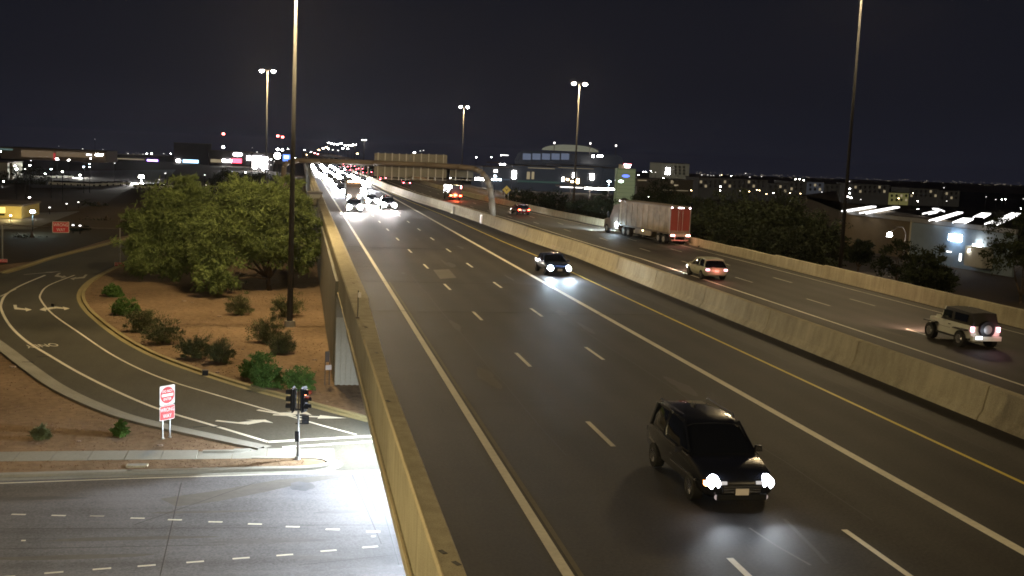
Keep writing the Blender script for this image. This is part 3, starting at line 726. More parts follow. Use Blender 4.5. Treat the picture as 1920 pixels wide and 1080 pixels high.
wrongway(4, 492, 1.15, .8, 139.5, 'small red WRONG WAY sign at the left edge by the span pole', .2)
sp_ = thing('span_frame', 'slim steel frame spanning the ramp between two poles', 'sign frame', (0, 0, LOW))
a = AT(225, 428, 139); b_ = AT(4, 422, 140.2)
for nm, p in (('pole', a), ('pole', b_)): MB().cyl((p.x, p.y, 0), (p.x, p.y, p.z-LOW), .09, .07, 10).build(nm, STEEL, sp_)
MB().cyl((a.x, a.y+.12, a.z-LOW-.05), (b_.x, b_.y+.12, b_.z-LOW-.05), .05, n=8).build('arm', DSTEEL, sp_)
# small guide sign near abutment
g = G(613, 722)
gs = thing('guide_sign', 'small white rectangular plate on a leaning post beside the ribbed abutment', 'sign', (g.x, g.y, LOW), .35)
for s in (-.13, .17): MB().box((s, .05, .75), (.05, .04, 1.5)).build('post', DSTEEL, gs)
pn = rpanel(.40, .32, .02, .03).build('panel', SIGNWHITE, gs); pn.location = (.08, 0, 1.15)
MB().box((.0, .04, 1.85), (.30, .04, .7)).build('upper_panel', DSTEEL, gs)
# yellow diamond
p = AT(950, 356, 208)
ds = thing('diamond_sign', 'yellow diamond warning sign with a black double arrow behind the far right wall', 'road sign', (p.x, p.y, -1.2), -.15)
for s in (-.35, .35): MB().box((s, .05, (p.z+1.2)/2-.3), (.09, .06, p.z+1.0)).build('post', STEEL, ds)
pn = MB().box((0, 0, 0), (1.15, .03, 1.15)).build('panel', SIGNYEL, ds); pn.rotation_euler = (0, PI/4, 0); pn.location = (0, 0, p.z+1.2)
for s in (-1, 1):
    q = MB().tube([(s*.05, 0, -.22), (s*.05, 0, 0), (s*.22, 0, .16)], .035, 6).build('arrow', BLACK, ds); q.location = (0, -.03, p.z+1.2)
    MB().cyl((s*.20, -.03, p.z+1.33), (s*.30, -.03, p.z+1.46), .09, .0, 6).build('arrow', BLACK, ds)

# traffic signal
sg = thing('traffic_signal', 'traffic signal pole with black heads, one showing red, at the ramp corner', 'traffic signal', (.20, 53.47, LOW+.13), 0)
MB().cyl((0, 0, 0), (0, 0, 2.45), .065, .055, 12).build('pole', STEEL, sg, True)
MB().cyl((0, 0, 0), (0, 0, .16), .15, .12, 12).build('base', STEEL, sg)
def head(x, y, z, rz, lit, parent):
    h = bpy.data.objects.new('signal_head', None); COL.objects.link(h); h.parent = parent; h.location = (x, y, z); h.rotation_euler = (0, 0, rz)
    b = MB().box((0, 0, 0), (.34, .20, 1.06)); bb = b.build('housing', BLACK, h)
    bp = rpanel(.52, 1.28, .015, .08).build('backplate', BLACK, h); bp.location = (0, .0, 0)
    for i, zz in enumerate((.34, 0, -.34)):
        v = MB()
        n = 14
        for k in range(n):
            t0 = math.radians(-30+240*k/n); t1 = math.radians(-30+240*(k+1)/n)
            v.add([(.155*math.cos(t0), -.10, zz+.155*math.sin(t0)), (.155*math.cos(t1), -.10, zz+.155*math.sin(t1)), (.15*math.cos(t1), -.10-.24, zz+.15*math.sin(t1)), (.15*math.cos(t0), -.34, zz+.15*math.sin(t0))], [(0, 1, 2, 3)])
        v.build('visor', BLACK, h)
        MB().cyl((0, -.10, zz), (0, -.125, zz), .14, .12, 16).build('lens', E_SIG if (lit and i == 0) else GLASS, h)
    return h
head(-.26, .0, 2.97, math.radians(-105), False, sg)
head(.24, .0, 2.97, math.radians(58), True, sg)
MB().box((0, 0, 2.48), (.62, .07, .07)).build('bracket', BLACK, sg); MB().box((0, 0, 3.44), (.50, .07, .05)).build('bracket', BLACK, sg)
MB().cyl((0, 0, 2.3), (0, 0, 3.46), .035, n=8).build('bracket_pipe', DSTEEL, sg)
ph = MB().box((.33, 0, 1.98), (.34, .22, .42)).build('pedestrian_head', BLACK, sg)
MB().box((.33, -.13, 1.98), (.40, .05, .03)).build('visor', BLACK, ph); MB().box((.33, -.115, 1.98), (.26, .012, .3)).build('lens', GLASS, ph)
for zz in (1.78, 2.18): MB().box((.12, 0, zz), (.5, .05, .05)).build('bracket', BLACK, sg)
MB().box((-.06, -.02, 1.15), (.20, .14, .52)).build('push_button_box', BLACK, sg)

# overhead sign structure seen from behind
DS = 143.
sup = thing('overhead_sign_support', 'curved steel monotube spanning the oncoming lanes with backs of big signs', 'sign structure', (24.0+sm(140), DS, 0))
ox = 24.0+sm(140)
bx = lambda px, py: (AT(px, py, DS).x-ox, 0, AT(px, py, DS).z)
pts = [bx(923, 415)[:2]+(0.,), bx(922, 372), bx(919, 352), bx(913, 336), bx(903, 323), bx(888, 316), bx(860, 313), bx(800, 309), bx(700, 305), bx(600, 302), bx(560, 301), bx(540, 304), bx(532, 312)]
e_ = pts[-1]; pts.append((e_[0]-.1, 0, LOW))
sup_r = [.42, .40, .38, .36, .35, .34, .33, .31, .30, .30, .30, .30, .30, .32]
MB().tube(pts, [v*1.05 for v in sup_r], 12).build('monotube', mat('monotube_steel', (.16, .13, .10), .6, .15, 2, metal=.2), sup, True)
def backpanel(x0, x1, yt, yb, name='sign_panel', n=5, m=SIGNBACK):
    a = bx(x0, yt); b = bx(x1, yb); w = b[0]-a[0]; h = a[2]-b[2]
    q = MB().box(((a[0]+b[0])/2, .55, (a[2]+b[2])/2), (w, .05, h)).build(name, m, sup)
    for k in range(n):
        xx = a[0]+w*(k+.5)/n; MB().box((xx, .42, (a[2]+b[2])/2-.15), (.12, .14, h+.5)).build('bracket', STEEL, q)
    MB().box(((a[0]+b[0])/2, .5, b[2]-.28), (w, .5, .06)).build('walkway', STEEL, q)
backpanel(703, 768, 287, 333); backpanel(770, 838, 288, 334); backpanel(845, 888, 312, 334, n=2, m=mat('dark_sign_back', (.10, .10, .09), .6, .2, 3))
MB().box((bx(690, 320)[0], .3, bx(690, 320)[2]), (.12, .12, 2.)).build('bracket', STEEL, sup); MB().box((bx(677, 322)[0], .3, bx(677, 322)[2]), (.12, .12, 1.6)).build('bracket', STEEL, sup)
# small illuminated overhead panel far away, green and red
p = AT(660, 304, 420)
ov = thing('far_overhead_sign', 'tiny green and white overhead sign beyond the traffic jam', 'road sign', (p.x, p.y, 0))
MB().box((0, 0, p.z), (4.6, .2, 1.8)).build('panel', em('green_sign_light', (.25, .9, .4), 1.2), ov); MB().cyl((4.5, 0, 0), (4.5, 0, p.z+1), .3, n=8).build('post', STEEL, ov); MB().box((1, 0, p.z-1.1), (8, .2, .2)).build('beam', STEEL, ov)

# ================================================================== VEHICLES (local: +Y forward, wheels on z=0)
def loft(sts, m, name, parent, smooth=True, cap=True):
    b = MB(); n = len(sts[0][1]); vs = []; 
    for y, pr in sts: vs += [(x, y, z) for x, z in pr]+[(-x, y, z) for x, z in pr[::-1]]
    k = 2*n; fs = []
    for i in range(len(sts)-1):
        for j in range(k): a = i*k+j; c = i*k+(j+1) % k; fs.append((a, c, c+k, a+k))
    if cap: fs += [tuple(range(k))[::-1], tuple(range((len(sts)-1)*k, len(sts)*k))]
    b.add(vs, fs); me = b.mesh(name, m)
    if smooth:
        me.shade_smooth()
        try: me.set_sharp_from_angle(angle=math.radians(38))
        except Exception: pass
    return link(name, me, parent)
def wheel(parent, x, y, r=.34, w=.24, rim=CHROME):
    t = MB().cyl((x-w/2, y, r), (x+w/2, y, r), r, n=22).build('wheel', RUBBER, parent, False)
    s = 1 if x > 0 else -1
    rr = MB().cyl((x+s*w*.40, y, r), (x+s*(w*.5+.012), y, r), r*.62, r*.56, 16)
    for k in range(5):
        a = 2*PI*k/5; rr.box((x+s*(w*.5+.02), y+r*.3*math.cos(a), r+r*.3*math.sin(a)), (.02, r*.5, .06), rx=a)
    rr.build('rim', rim, t)
def car(name, label, cat, paint, kind='sedan', head=None, tail=None, loc=(0, 0, 0), rz=0, group=None, detail=True, hl=(.11, .07)):
    t = thing(name, label, cat, loc, rz, group)
    if kind == 'suv': L, w, belt, H, cowl, rf, rb = 4.9, .98, 1.08, 1.78, 1.15, .25, -2.0
    elif kind == 'hatch': L, w, belt, H, cowl, rf, rb = 4.3, .90, .95, 1.55, .95, .15, -1.55
    else: L, w, belt, H, cowl, rf, rb = 4.75, .92, .92, 1.45, .85, .05, -1.0
    h = L/2
    def sec(w_, z0, z1, cr_): return [(w_*.82, z0), (w_*.97, z0+.14), (w_, z0+(z1-z0)*.5), (w_*.985, z0+(z1-z0)*.78), (w_*.93, z1), (w_*.6, z1+cr_*.8), (0.0, z1+cr_)]
    loft([(-h, sec(w*.84, .45, belt*.80, .0)), (-h+.08, sec(w*.92, .36, belt*.94, .01)), (-h+.5, sec(w*.98, .28, belt, .02)), (-.6, sec(w, .26, belt, .02)), (.6, sec(w, .26, belt*.99, .02)),
          (cowl, sec(w*.99, .26, belt*.97, .04)), (h-.75, sec(w*.97, .27, belt*.91, .05)), (h-.28, sec(w*.92, .30, belt*.83, .04)), (h-.06, sec(w*.84, .34, belt*.70, .02)), (h, sec(w*.74, .40, belt*.60, .0))], paint, 'body', t)
    rh = H-belt; rx = w*.74; bk_ = -h+.12 if kind != 'sedan' else -h+.75
    def cab(wb, wr, zt): return [(wb, belt-.03), (wb*.5+wr*.5+.02, belt+(zt-belt)*.55), (wr, max(belt-.02, zt-.07)), (wr*.75, zt), (0, zt+.015)]
    loft([(bk_, cab(w*.86, w*.80, belt+.02)), ((bk_+rb)/2, cab(w*.90, rx*1.04, belt+rh*.55)), (rb, cab(w*.91, rx, H-.04)), ((rf+rb)/2, cab(w*.92, rx, H-.012)), (rf, cab(w*.92, rx, H-.05)), ((rf+cowl)/2+.02, cab(w*.91, rx*1.06, belt+rh*.52)), (cowl+.05, cab(w*.88, w*.82, belt+.02))], GLASS, 'windows', t)
    def cap_(w_, z): return [(w_, z-.09), (w_*.98, z-.03), (w_*.7, z+.012), (0, z+.03)]
    loft([(rb-.12, cap_(rx*1.0, H-.09)), (rb+.1, cap_(rx*1.02, H-.02)), ((rf+rb)/2, cap_(rx*1.02, H)), (rf-.05, cap_(rx*1.02, H-.035)), (rf+.10, cap_(rx*1.0, H-.11))], paint, 'roof', t)
    if detail:
        for s in (-1, 1):
            MB().tube([(s*w*.90, cowl-.05, belt+.02), (s*rx*1.02, rf, H-.07)], .035, 6).build('pillar', paint, t)
            MB().tube([(s*w*.935, (rf+rb)/2, belt), (s*rx*1.02, (rf+rb)/2, H-.05)], .04, 6).build('pillar', paint, t)
            MB().tube([(s*w*.91, bk_+.25, belt), (s*rx*1.01, rb, H-.08)], .05, 6).build('pillar', paint, t)
            mr = MB().box((s*(w+.12), cowl-.35, belt+.05), (.20, .12, .15), taper=.8).build('side_mirror', paint, t)
            if kind == 'suv': MB().tube([(s*rx*.95, rb, H), (s*rx*.95, rb+.1, H+.06), (s*rx*.95, rf-.3, H+.06), (s*rx*.95, rf-.2, H)], .022, 6).build('roof_rail', CHROME, t)
            MB().box((s*(w*.995), -.05, belt*.72), (.03, .18, .03)).build('door_handle', CHROME, t)
            MB().box((s*(w*.985), 0.1, belt*.985), (.02, 2.2, .025)).build('window_trim', CHROME, t)
        MB().box((0, h-.03, .56), (1.0, .10, .22)).build('grille', BLACK, t)
        MB().box((0, h+.015, .36), (1.3, .08, .14)).build('lower_intake', BLACK, t)
        MB().box((0, h+.06, .50), (.34, .015, .16)).build('number_plate', SIGNWHITE, t)
        MB().box((0, -h-.01, .68), (.34, .015, .16)).build('number_plate', SIGNWHITE, t)
    for s in (-1, 1):
        for yy in (h*.60, -h*.60): wheel(t, s*(w-.11), yy)
        a, b = hl
        hb = MB().cyl((s*w*.70, h-.22, belt*.66), (s*w*.72, h+.0, belt*.64), a*1.1, a, 14).build('headlight', head or GLASS, t)
        MB().box((s*w*.76, -h+.03, belt*.80), (.26, .10, .13)).build('tail_light', tail or MATS['dark_glass'], t)
    return t

# dark SUV, near
SUVX, SUVY = 10.8, 27.35
suv = car('suv', 'glossy black SUV with glaring headlights, the nearest vehicle on the oncoming lanes', 'suv', BLACKPAINT, 'suv', E_HEADS, None, (SUVX, SUVY, 0), PI, hl=(.15, .1))
for o in suv.children:
    if o.name.startswith('headlight'): o.scale = (1.0, 1, 1)
for k in range(3): MB().box((0, 2.50, .50+k*.065), (.95, .03, .018)).build('grille_bar', CHROME, suv)
for s in (-1, 1):
    MB().cyl((s*.62, 2.44, .36), (s*.62, 2.50, .36), .07, n=12).build('fog_lamp', em('fog_lamp_light', (1, .8, .75), .4), suv)
    MB().box((s*.46, 2.40, .70), (.16, .12, .08)).build('inner_lamp', em('inner_lamp_light', (1, .93, .88), .6), suv)
    MB().box((s*.84, 2.22, .66), (.10, .24, .10)).build('turn_lamp', E_AMB, suv)
    MB().box((s*.985, .9, .62), (.02, 1.9, .035)).build('side_moulding', CHROME, suv)
MB().tube([(-.55, 1.12, 1.12), (-.05, .95, 1.22)], .012, 5).build('wiper', BLACK, suv); MB().tube([(.1, 1.12, 1.12), (.55, .95, 1.22)], .012, 5).build('wiper', BLACK, suv)
MB().box((0, -1.2, 1.83), (.06, .22, .05)).build('roof_aerial', BLACK, suv)
for s, k in ((-1, 1), (1, 1)):
    spot('headlight_beam', (SUVX+s*.68, SUVY-2.52, .72), (0, -1, -.085), 240, (.82, .9, 1), 75, .8)
# cool headlight car in HOV lane
bc = car('sedan', 'dark blue car with star-bright bluish headlights beside the median barrier', 'car', BLUEPAINT, 'sedan', E_HEADB, None, (18.25, 78.6, 0), PI, hl=(.16, .1))
for s in (-1, 1): spot('headlight_beam', (18.25+s*.66, 78.6-2.45, .6), (0, -1, -.018), 1300, (.62, .82, 1), 50, .8)
# dark sedan lane 1 right carriageway
sd = car('hatchback', 'pale olive hatchback seen from behind in the lane next to the median barrier', 'car', mat('olive_grey_paint', (.34, .34, .26), .3, .1, 3, spec=.5, coat=.4), 'hatch', E_HEADB, E_TAILH, (29.95, 78.3, 0), 0)
spot('headlight_beam', (29.95, 80.8, .6), (-.05, 1, -.06), 4200, (1, .62, .48), 70, .8)
point('tail_glow', (29.95, 75.7, .75), 25, (1, .25, .2), .2)
# distant car on the right carriageway
car('hatchback', 'small dark red car beyond the semi-trailer, its tail lights glowing', 'car', REDPAINT, 'hatch', E_HEAD, E_TAILB, (31.2, 156.5, 0), .07)
spot('headlight_beam', (30.8, 159, .6), (0, 1, -.05), 2500, (1, .8, .7), 70, .8)
# truck with strong brake lights
tk = thing('box_truck', 'dark tall truck with glaring red brake lights far down the right carriageway', 'truck', (26.9, 197, 0), .08)
MB().box((0, 0, 1.55), (2.1, 5.0, 2.1)).build('cargo_box', BLACKPAINT, tk); MB().box((0, 3.2, 1.2), (1.9, 1.4, 1.5), taper=.85).build('cab', BLACKPAINT, tk)
for s in (-1, 1):
    MB().box((s*.85, -2.53, .85), (.42, .06, .22)).build('tail_light', E_TAILB, tk); MB().box((s*.92, -2.53, 2.35), (.16, .06, .5)).build('marker_light', em('pink_lamp', (1, .35, .35), 25) if s > 0 else E_WHITE, tk)
    for yy in (-1.7, 3.0): wheel(tk, s*.85, yy, .45)
MB().box((0, -2.53, .95), (.5, .06, .15)).build('tail_light', E_TAILB, tk)
point('brake_glow', (27.2, 193.8, .9), 900, (1, .12, .04), .3)

# white open-sided off-roader
JX, JY = 33.0, 50.3
jp = thing('off_roader', 'white boxy off-road vehicle with rear spare wheel heading away', 'off-roader', (JX, JY, 0), 0)
def rect(w_, z0, z1): return [(w_, z0), (w_, (z0+z1)/2), (w_*.98, z1), (w_*.5, z1+.01), (0, z1+.015)]
loft([(-2.0, rect(.74, .58, 1.10)), (-1.9, rect(.80, .50, 1.14)), (-.2, rect(.82, .48, 1.14)), (.62, rect(.82, .48, 1.14)), (.75, rect(.78, .5, 1.16)), (1.85, rect(.60, .52, 1.08)), (1.95, rect(.56, .58, 1.02))], WHITEPAINT, 'body', jp)
MB().box((0, 1.985, .82), (1.0, .05, .45)).build('grille', BLACK, jp)
ft = MB()
for s in (-1, 1):
    for yy in (1.32, -1.30):
        wheel(jp, s*.80, yy, .41, .28)
        MB().box((s*.84, yy, .90), (.34, 1.05, .06), taper=.92).build('fender', BLACK, jp)
    MB().box((s*.86, .0, .46), (.10, 1.5, .08)).build('side_step', BLACK, jp)
    MB().tube([(s*.70, .66, 1.14), (s*.62, .42, 1.78)], .05, 8).build('windscreen_pillar', WHITEPAINT, jp)
    MB().tube([(s*.70, -.35, 1.14), (s*.63, -.38, 1.80)], .045, 8).build('roll_bar', BLACK, jp)
    MB().box((s*.97, .50, 1.26), (.20, .10, .18)).build('side_mirror', WHITEPAINT, jp)
    MB().box((s*.70, -2.03, .98), (.17, .07, .24)).build('tail_light', E_TAILH, jp)
    MB().cyl((s*.36, 1.97, .90), (s*.36, 2.03, .90), .10, n=14).build('headlight', E_WHITE, jp)
    MB().box((s*.815, .15, .80), (.015, .95, .015)).build('door_seam', BLACK, jp); MB().box((s*.825, -.25, .98), (.03, .16, .035)).build('door_handle', BLACK, jp)
SOFT = mat('soft_top', (.02, .018, .016), .8, .3, 3)
loft([(-1.98, [(.74, 1.12), (.70, 1.20), (.62, 1.30), (0, 1.31)]), (-1.85, [(.76, 1.12), (.72, 1.45), (.64, 1.74), (0, 1.78)]), (-.4, [(.77, 1.12), (.73, 1.5), (.66, 1.80), (0, 1.84)]), (.4, [(.74, 1.13), (.70, 1.5), (.64, 1.78), (0, 1.82)]), (.66, [(.74, 1.13), (.70, 1.16), (.66, 1.18), (0, 1.19)])], SOFT, 'soft_top', jp)
for s in (-1, 1): MB().box((s*.74, -1.1, 1.45), (.02, 1.1, .38), ry=-s*.12).build('side_window', GLASS, jp); MB().box((s*.735, .08, 1.45), (.02, .75, .38), ry=-s*.12).build('side_window', GLASS, jp)
sw2 = MB().cyl((0, -2.22, 1.0), (0, -2.02, 1.0), .40, n=24).build('spare_wheel', RUBBER, jp)
MB().cyl((0, -2.24, 1.0), (0, -2.215, 1.0), .22, n=16).build('rim', STEEL, sw2)
MB().box((0, -2.12, .55), (1.55, .22, .22)).build('rear_bumper', WHITEPAINT, jp)
MB().box((-.45, -2.245, .60), (.34, .02, .16)).build('number_plate', em('lit_plate', (.9, .93, 1), 3), jp)
MB().box((.55, -2.05, .86), (.40, .03, .38)).build('tailgate_panel', WHITEPAINT, jp)
spot('headlight_beam', (JX, JY+2.15, .9), (-.03, 1, -.08), 3600, (1, .62, .46), 80, .8)
point('plate_lamp', (JX-.25, JY-2.4, .95), 7, (.8, .86, 1), .05); point('tail_glow', (JX+.6, JY-2.35, .95), 9, (1, .4, .5), .1)

# semi truck
trz = .14; TX_, TY_ = 38.3, 108.4
sm_ = thing('semi_truck', 'semi-truck with a long tan box trailer and red rear doors on the right lane', 'semi-truck', (TX_, TY_, 0), trz)
TW, TH0, TH1, TL = 2.35, 1.15, 3.85, 12.4
tr = MB().box((0, TL/2, (TH0+TH1)/2), (TW, TL, TH1-TH0)).build('trailer', TRAILER, sm_)
for k in range(9): MB().box((-TW/2-.012, 1.0+k*1.35, (TH0+TH1)/2), (.025, .05, TH1-TH0-.1)).build('side_rib', TRAILER, tr)
MB().box((0, TL/2, TH1+.03), (TW+.04, TL+.04, .08)).build('roof_edge', DSTEEL, tr); MB().box((-TW/2-.02, TL/2, TH0+.02), (.06, TL, .16)).build('side_rail', DSTEEL, tr)
for s in (-1, 1):
    d = MB().box((s*TW*.235, -.03, (TH0+TH1)/2+.1), (TW*.44, .06, TH1-TH0-.45)).build('rear_door', TRAILRED, sm_)
    MB().cyl((s*.25, -.09, TH0+.2), (s*.25, -.09, TH1-.3), .025, n=8).build('lock_rod', STEEL, d)
    MB().box((s*(TW/2-.04), -.04, (TH0+TH1)/2), (.09, .09, TH1-TH0)).build('door_frame', STEEL, sm_)
    MB().box((s*(TW/2-.16), -.09, TH1-.06), (.14, .05, .09)).build('marker_light', em('pale_marker', (1, .8, .85), 22), sm_)
    MB().box((s*(TW/2-.30), -.30, .98), (.44, .08, .16)).build('tail_light', em('trailer_tail', (1, .35, .30), 14), sm_)
MB().box((0, -.09, TH1-.06), (.62, .05, .08)).build('marker_light', MATS['pale_marker'], sm_)
MB().box((0, -.04, TH1-.05), (TW, .1, .16)).build('door_header', DSTEEL, sm_); MB().box((0, -.22, 1.0), (TW-.2, .1, .28)).build('rear_sill', CONC2, sm_)
MB().box((0, -.25, .48), (1.9, .10, .10)).build('underride_bar', mat('red_white_bar', (.55, .28, .26), .5), sm_)
for s in (-1, 1): MB().box((s*.6, -.22, .75), (.08, .08, .5)).build('guard_post', STEEL, sm_)
for s in (-1, 1):
    for yy in (1.2, 2.45, 9.9, 11.1): wheel(sm_, s*(TW/2-.22), yy, .50, .42, STEEL)
    MB().box((s*(TW/2-.5), 1.0, .55), (.7, .04, .6)).build('mud_flap', BLACK, sm_) if False else None
MB().box((-TW/2+.05, 6.2, .80), (.05, 4.0, .55)).build('side_skirt', TRAILER, sm_)
MB().box((-TW/2-.03, 6.1, .98), (.04, .14, .10)).build('side_marker', em('amber_marker', (1, .7, .3), 30), sm_)
cb = loft([(12.6, [(1.12, .6), (1.15, 1.6), (1.15, 2.7), (1.0, 3.5), (0, 3.6)]), (14.2, [(1.12, .6), (1.15, 1.6), (1.15, 2.6), (1.0, 3.3), (0, 3.4)]), (15.1, [(1.12, .6), (1.14, 1.5), (1.1, 1.95), (.9, 2.3), (0, 2.4)]), (15.3, [(1.1, .6), (1.1, 1.3), (1.05, 1.7), (.8, 1.8), (0, 1.85)]), (16.9, [(1.0, .6), (1.0, 1.1), (.95, 1.5), (.7, 1.6), (0, 1.62)])], DSTEEL, 'tractor_cab', sm_)
for s in (-1, 1):
    wheel(sm_, s*.95, 15.9, .50, .32, STEEL); MB().cyl((s*.8, 16.85, .95), (s*.8, 16.97, .95), .13, n=12).build('headlight', E_COOL, sm_)
    MB().box((s*1.35, 15.1, 2.2), (.18, .12, .6)).build('side_mirror', BLACK, sm_)
MB().box((-TW/2-.03, 12.35, TH1-.02), (.08, .12, .10)).build('marker_light', MATS['pale_marker'], sm_)
MB().box((-1.25, 12.9, 1.1), (.12, .25, .5)).build('side_lamp', E_COOL, sm_)
R_ = Matrix.Rotation(trz, 3, 'Z')
for s in (-1, 1):
    v = R_ @ Vector((s*.8, 17.05, .95)); spot('headlight_beam', (TX_+v.x, TY_+v.y, .95), R_ @ Vector((-.05, 1, -.09)), 16000, (.75, .92, 1), 70, .7)
v = R_ @ Vector((-1.6, 13.2, 1.0)); point('side_lamp_glow', (TX_+v.x, TY_+v.y, 1.0), 260, (.7, .9, 1), .1)
point('tail_glow', (TX_, TY_-1.2, .75), 22, (1, .25, .2), .2)

# bright pair just ahead of the jam
def beamcar(x, y, lab, kind='sedan', pw=3000, col=(1, .93, .88), hl=(.30, .18), hm=None):
    c = car('oncoming_car', lab, 'car', GREYPAINT, kind, hm or E_HEAD, None, (x, y, 0), PI, 'oncoming cars with their headlights on', detail=False, hl=hl)
    if pw: spot('headlight_beam', (x, y-2.5, .62), (0, -1, -.035), pw, col, 45, .7, .3)
    return c
beamcar(7.2, 149, 'car with white headlights in the lane by the left edge line, ahead of the jam', 'suv', 14000)
beamcar(12.4, 158, 'car with dazzling headlights next to the wide white lane line', 'suv', 12000)
beamcar(10.9, 171, 'car following close behind the dazzling pair beside the wide white line', 'sedan', 5000)
lanes = (7.4, 11.0, 14.5)
proto = car('jammed_car', 'far oncoming car with white headlights in the packed traffic jam', 'car', GREYPAINT, 'suv', em('headlamp_far', (.93, .93, 1), 90), None, (7.0, 196, 0), PI, 'oncoming cars packed in the far traffic jam', detail=False, hl=(.60, .4))
r = random.Random(12)
for k in range(84):
    c = copy_tree(proto); ln = lanes[k % 3]; y = 196+9+(k//3)*9.2+r.uniform(-2, 2)
    if k % 3 == 2 and y < 250: ln = 9.2
    c.location = (ln-(1.5 if y > 300 else 0)+r.uniform(-.4, .4), y, 0)
for k in range(12): spot('headlight_beam', (lanes[k % 3], 203+k*13, .9), (0, -1, -.04), 11000, (.90, .92, 1), 62, .7, .6)
# orange marker-light truck at the front of the jam
p = AT(663, 363, 178)
ot = thing('oncoming_truck', 'truck with an orange roof light bar behind the bright pair', 'truck', (p.x, 180, 0), PI)
MB().box((0, -2, 1.7), (2.3, 7, 2.6)).build('cargo_box', DSTEEL, ot); MB().box((0, 2.4, 1.3), (2.1, 1.8, 1.9), taper=.9).build('cab', DSTEEL, ot)
MB().box((0, 1.6, 3.1), (1.9, .1, .22)).build('light_bar', em('orange_bar', (1, .55, .25), 25), ot)
for s in (-1, 1): MB().cyl((s*.8, 3.3, .8), (s*.8, 3.36, .8), .18, n=12).build('headlight', E_HEAD, ot); wheel(ot, s*.95, 2.2, .45); wheel(ot, s*.95, -3.5, .45)
# receding cars with tail lights beyond
rp2 = car('receding_car', 'far car showing red tail lights on the right carriageway beyond the median', 'car', GREYPAINT, 'suv', None, em('far_tail', (1, .12, .16), 40), (24.5, 262, 0), .04, 'receding cars with red tail lights', detail=False)
for k in range(24):
    c = copy_tree(rp2); y = 285+k*17+r.uniform(-5, 5); c.location = (19.5+(k % 3)*3.3+r.uniform(-.3, .3)-min(4.5, (y-262)*.025), y, 0)
# unseen car added under the overpass to light the ramp mouth
uc = car('unseen_light_car', 'unseen car added under the overpass to light the ramp mouth', 'car', GREYPAINT, 'suv', E_HEAD, None, (14.0, 55.0, LOW+.01), PI/2, detail=False)
for s in (-1, 1): spot('headlight_beam', (11.3, 55.0+s*.7, LOW+.72), (-1, .01, -.16), 7500, (.80, .92, 1), 40, .5, .06)
# under-deck wall packs
for i, (x_, y_, pw) in enumerate(((4.4, 55.0, 4200), (5.2, 46.5, 1900), (5.2, 37., 1100))):
    f = thing('underdeck_light', ('bright', 'second', 'third')[i]+' wall-pack lamp fixed beneath the left edge of the overpass', 'lamp', (x_, y_, -1.95))
    MB().box((0, 0, .05), (.6, .4, .1)).build('housing', DSTEEL, f); MB().box((0, 0, -.02), (.5, .3, .03)).build('lens', E_COOL, f)
    l = bpy.data.lights.new('underdeck_glow', 'AREA'); l.energy = pw; l.color = (.80, .90, 1); l.size = .5; o = bpy.data.objects.new('underdeck_glow', l); COL.objects.link(o); o.location = (0, 0, -.1); o.rotation_euler = (0, math.radians(18), 0); o.parent = f

# ================================================================== BACKGROUND BUILDINGS AND LIGHTS
def bmat(n, c): return mat(n, c, .8, .15, .6)
def block(name, label, x0, x1, yt, D, depth, m, zb=LOW, cat='building', parts=(), yb=None):
    a, b = AT(x0, yt, D), AT(x1, yt, D); zt = (a.z+b.z)/2
    if yb is not None: zb = max(LOW, (AT(x0, yb, D).z+AT(x1, yb, D).z)/2)
    cx = (a.x+b.x)/2; w = b.x-a.x
    t = thing(name, label, cat, (cx, D, zb))
    MB().box((0, depth/2, (zt-zb)/2), (w, depth, zt-zb)).build('wall', m, t)
    MB().box((0, depth/2, zt-zb+.15), (w+.6, depth+.6, .3)).build('roof', DSTEEL, t)
    def rectp(px0, py0, px1, py1, mm, nm='window', dp=.4):
        p = AT(px0, py0, D); q = AT(px1, py1, D); zz = sorted((p.z, q.z))
        MB().box(((p.x+q.x)/2-cx, -dp/2, (zz[0]+zz[1])/2-zb), (abs(q.x-p.x), dp, max(.15, zz[1]-zz[0]))).build(nm, mm, t)
    for pr in parts: rectp(*pr)
    return t
TAN = bmat('tan_wall', (.30, .22, .14)); DARKW = bmat('dark_wall', (.06, .055, .06)); BLUEW = bmat('grey_blue_wall', (.16, .20, .26)); PALE = bmat('pale_wall', (.34, .32, .24))
litTAN = em('lit_tan_front', (.55, .38, .22), .22); litBLUE = em('lit_blue_wall', (.45, .62, .85), .12); litGREY = em('lit_grey_wall', (.75, .75, .65), .12)
E_PUR = em('purple_sign_light', (.45, .25, 1), 9); E_SKY = em('blue_sign_light', (.45, .75, 1), 3.5); E_REDS = em('red_sign_light', (1, .08, .14), 5); E_BLUE = em('blue_logo_light', (.12, .2, 1), 2.2); E_W2 = em('soft_white_light', (1, .98, .95), 3)
E_YEL = em('yellow_window_light', (1, .72, .22), 1.6); E_DIM = em('dim_window_light', (.8, .65, .4), .35)
block('store_building', 'long tan lit shop front at the far left horizon', 2, 200, 280, 700, 40, TAN, parts=[(40, 281, 100, 296, litTAN, 'shop_front'), (105, 284, 196, 297, litTAN, 'shop_front'), (162, 288, 172, 292, E_W2, 'sign'), (179, 288, 193, 292, E_WHITE, 'sign'), (100, 287, 104, 300, em('red_trim_light', (.8, .08, .08), .5), 'pillar'), (0, 278, 24, 282, em('teal_roof_light', (.3, .5, .45), .25), 'awning')])
block('pillar_building', 'small pale grey building with a pillar at the left edge', -60, 14, 304, 390, 20, litGREY if False else bmat('grey_wall', (.42, .42, .36)), parts=[(19, 305, 24, 338, PALE, 'pillar')])
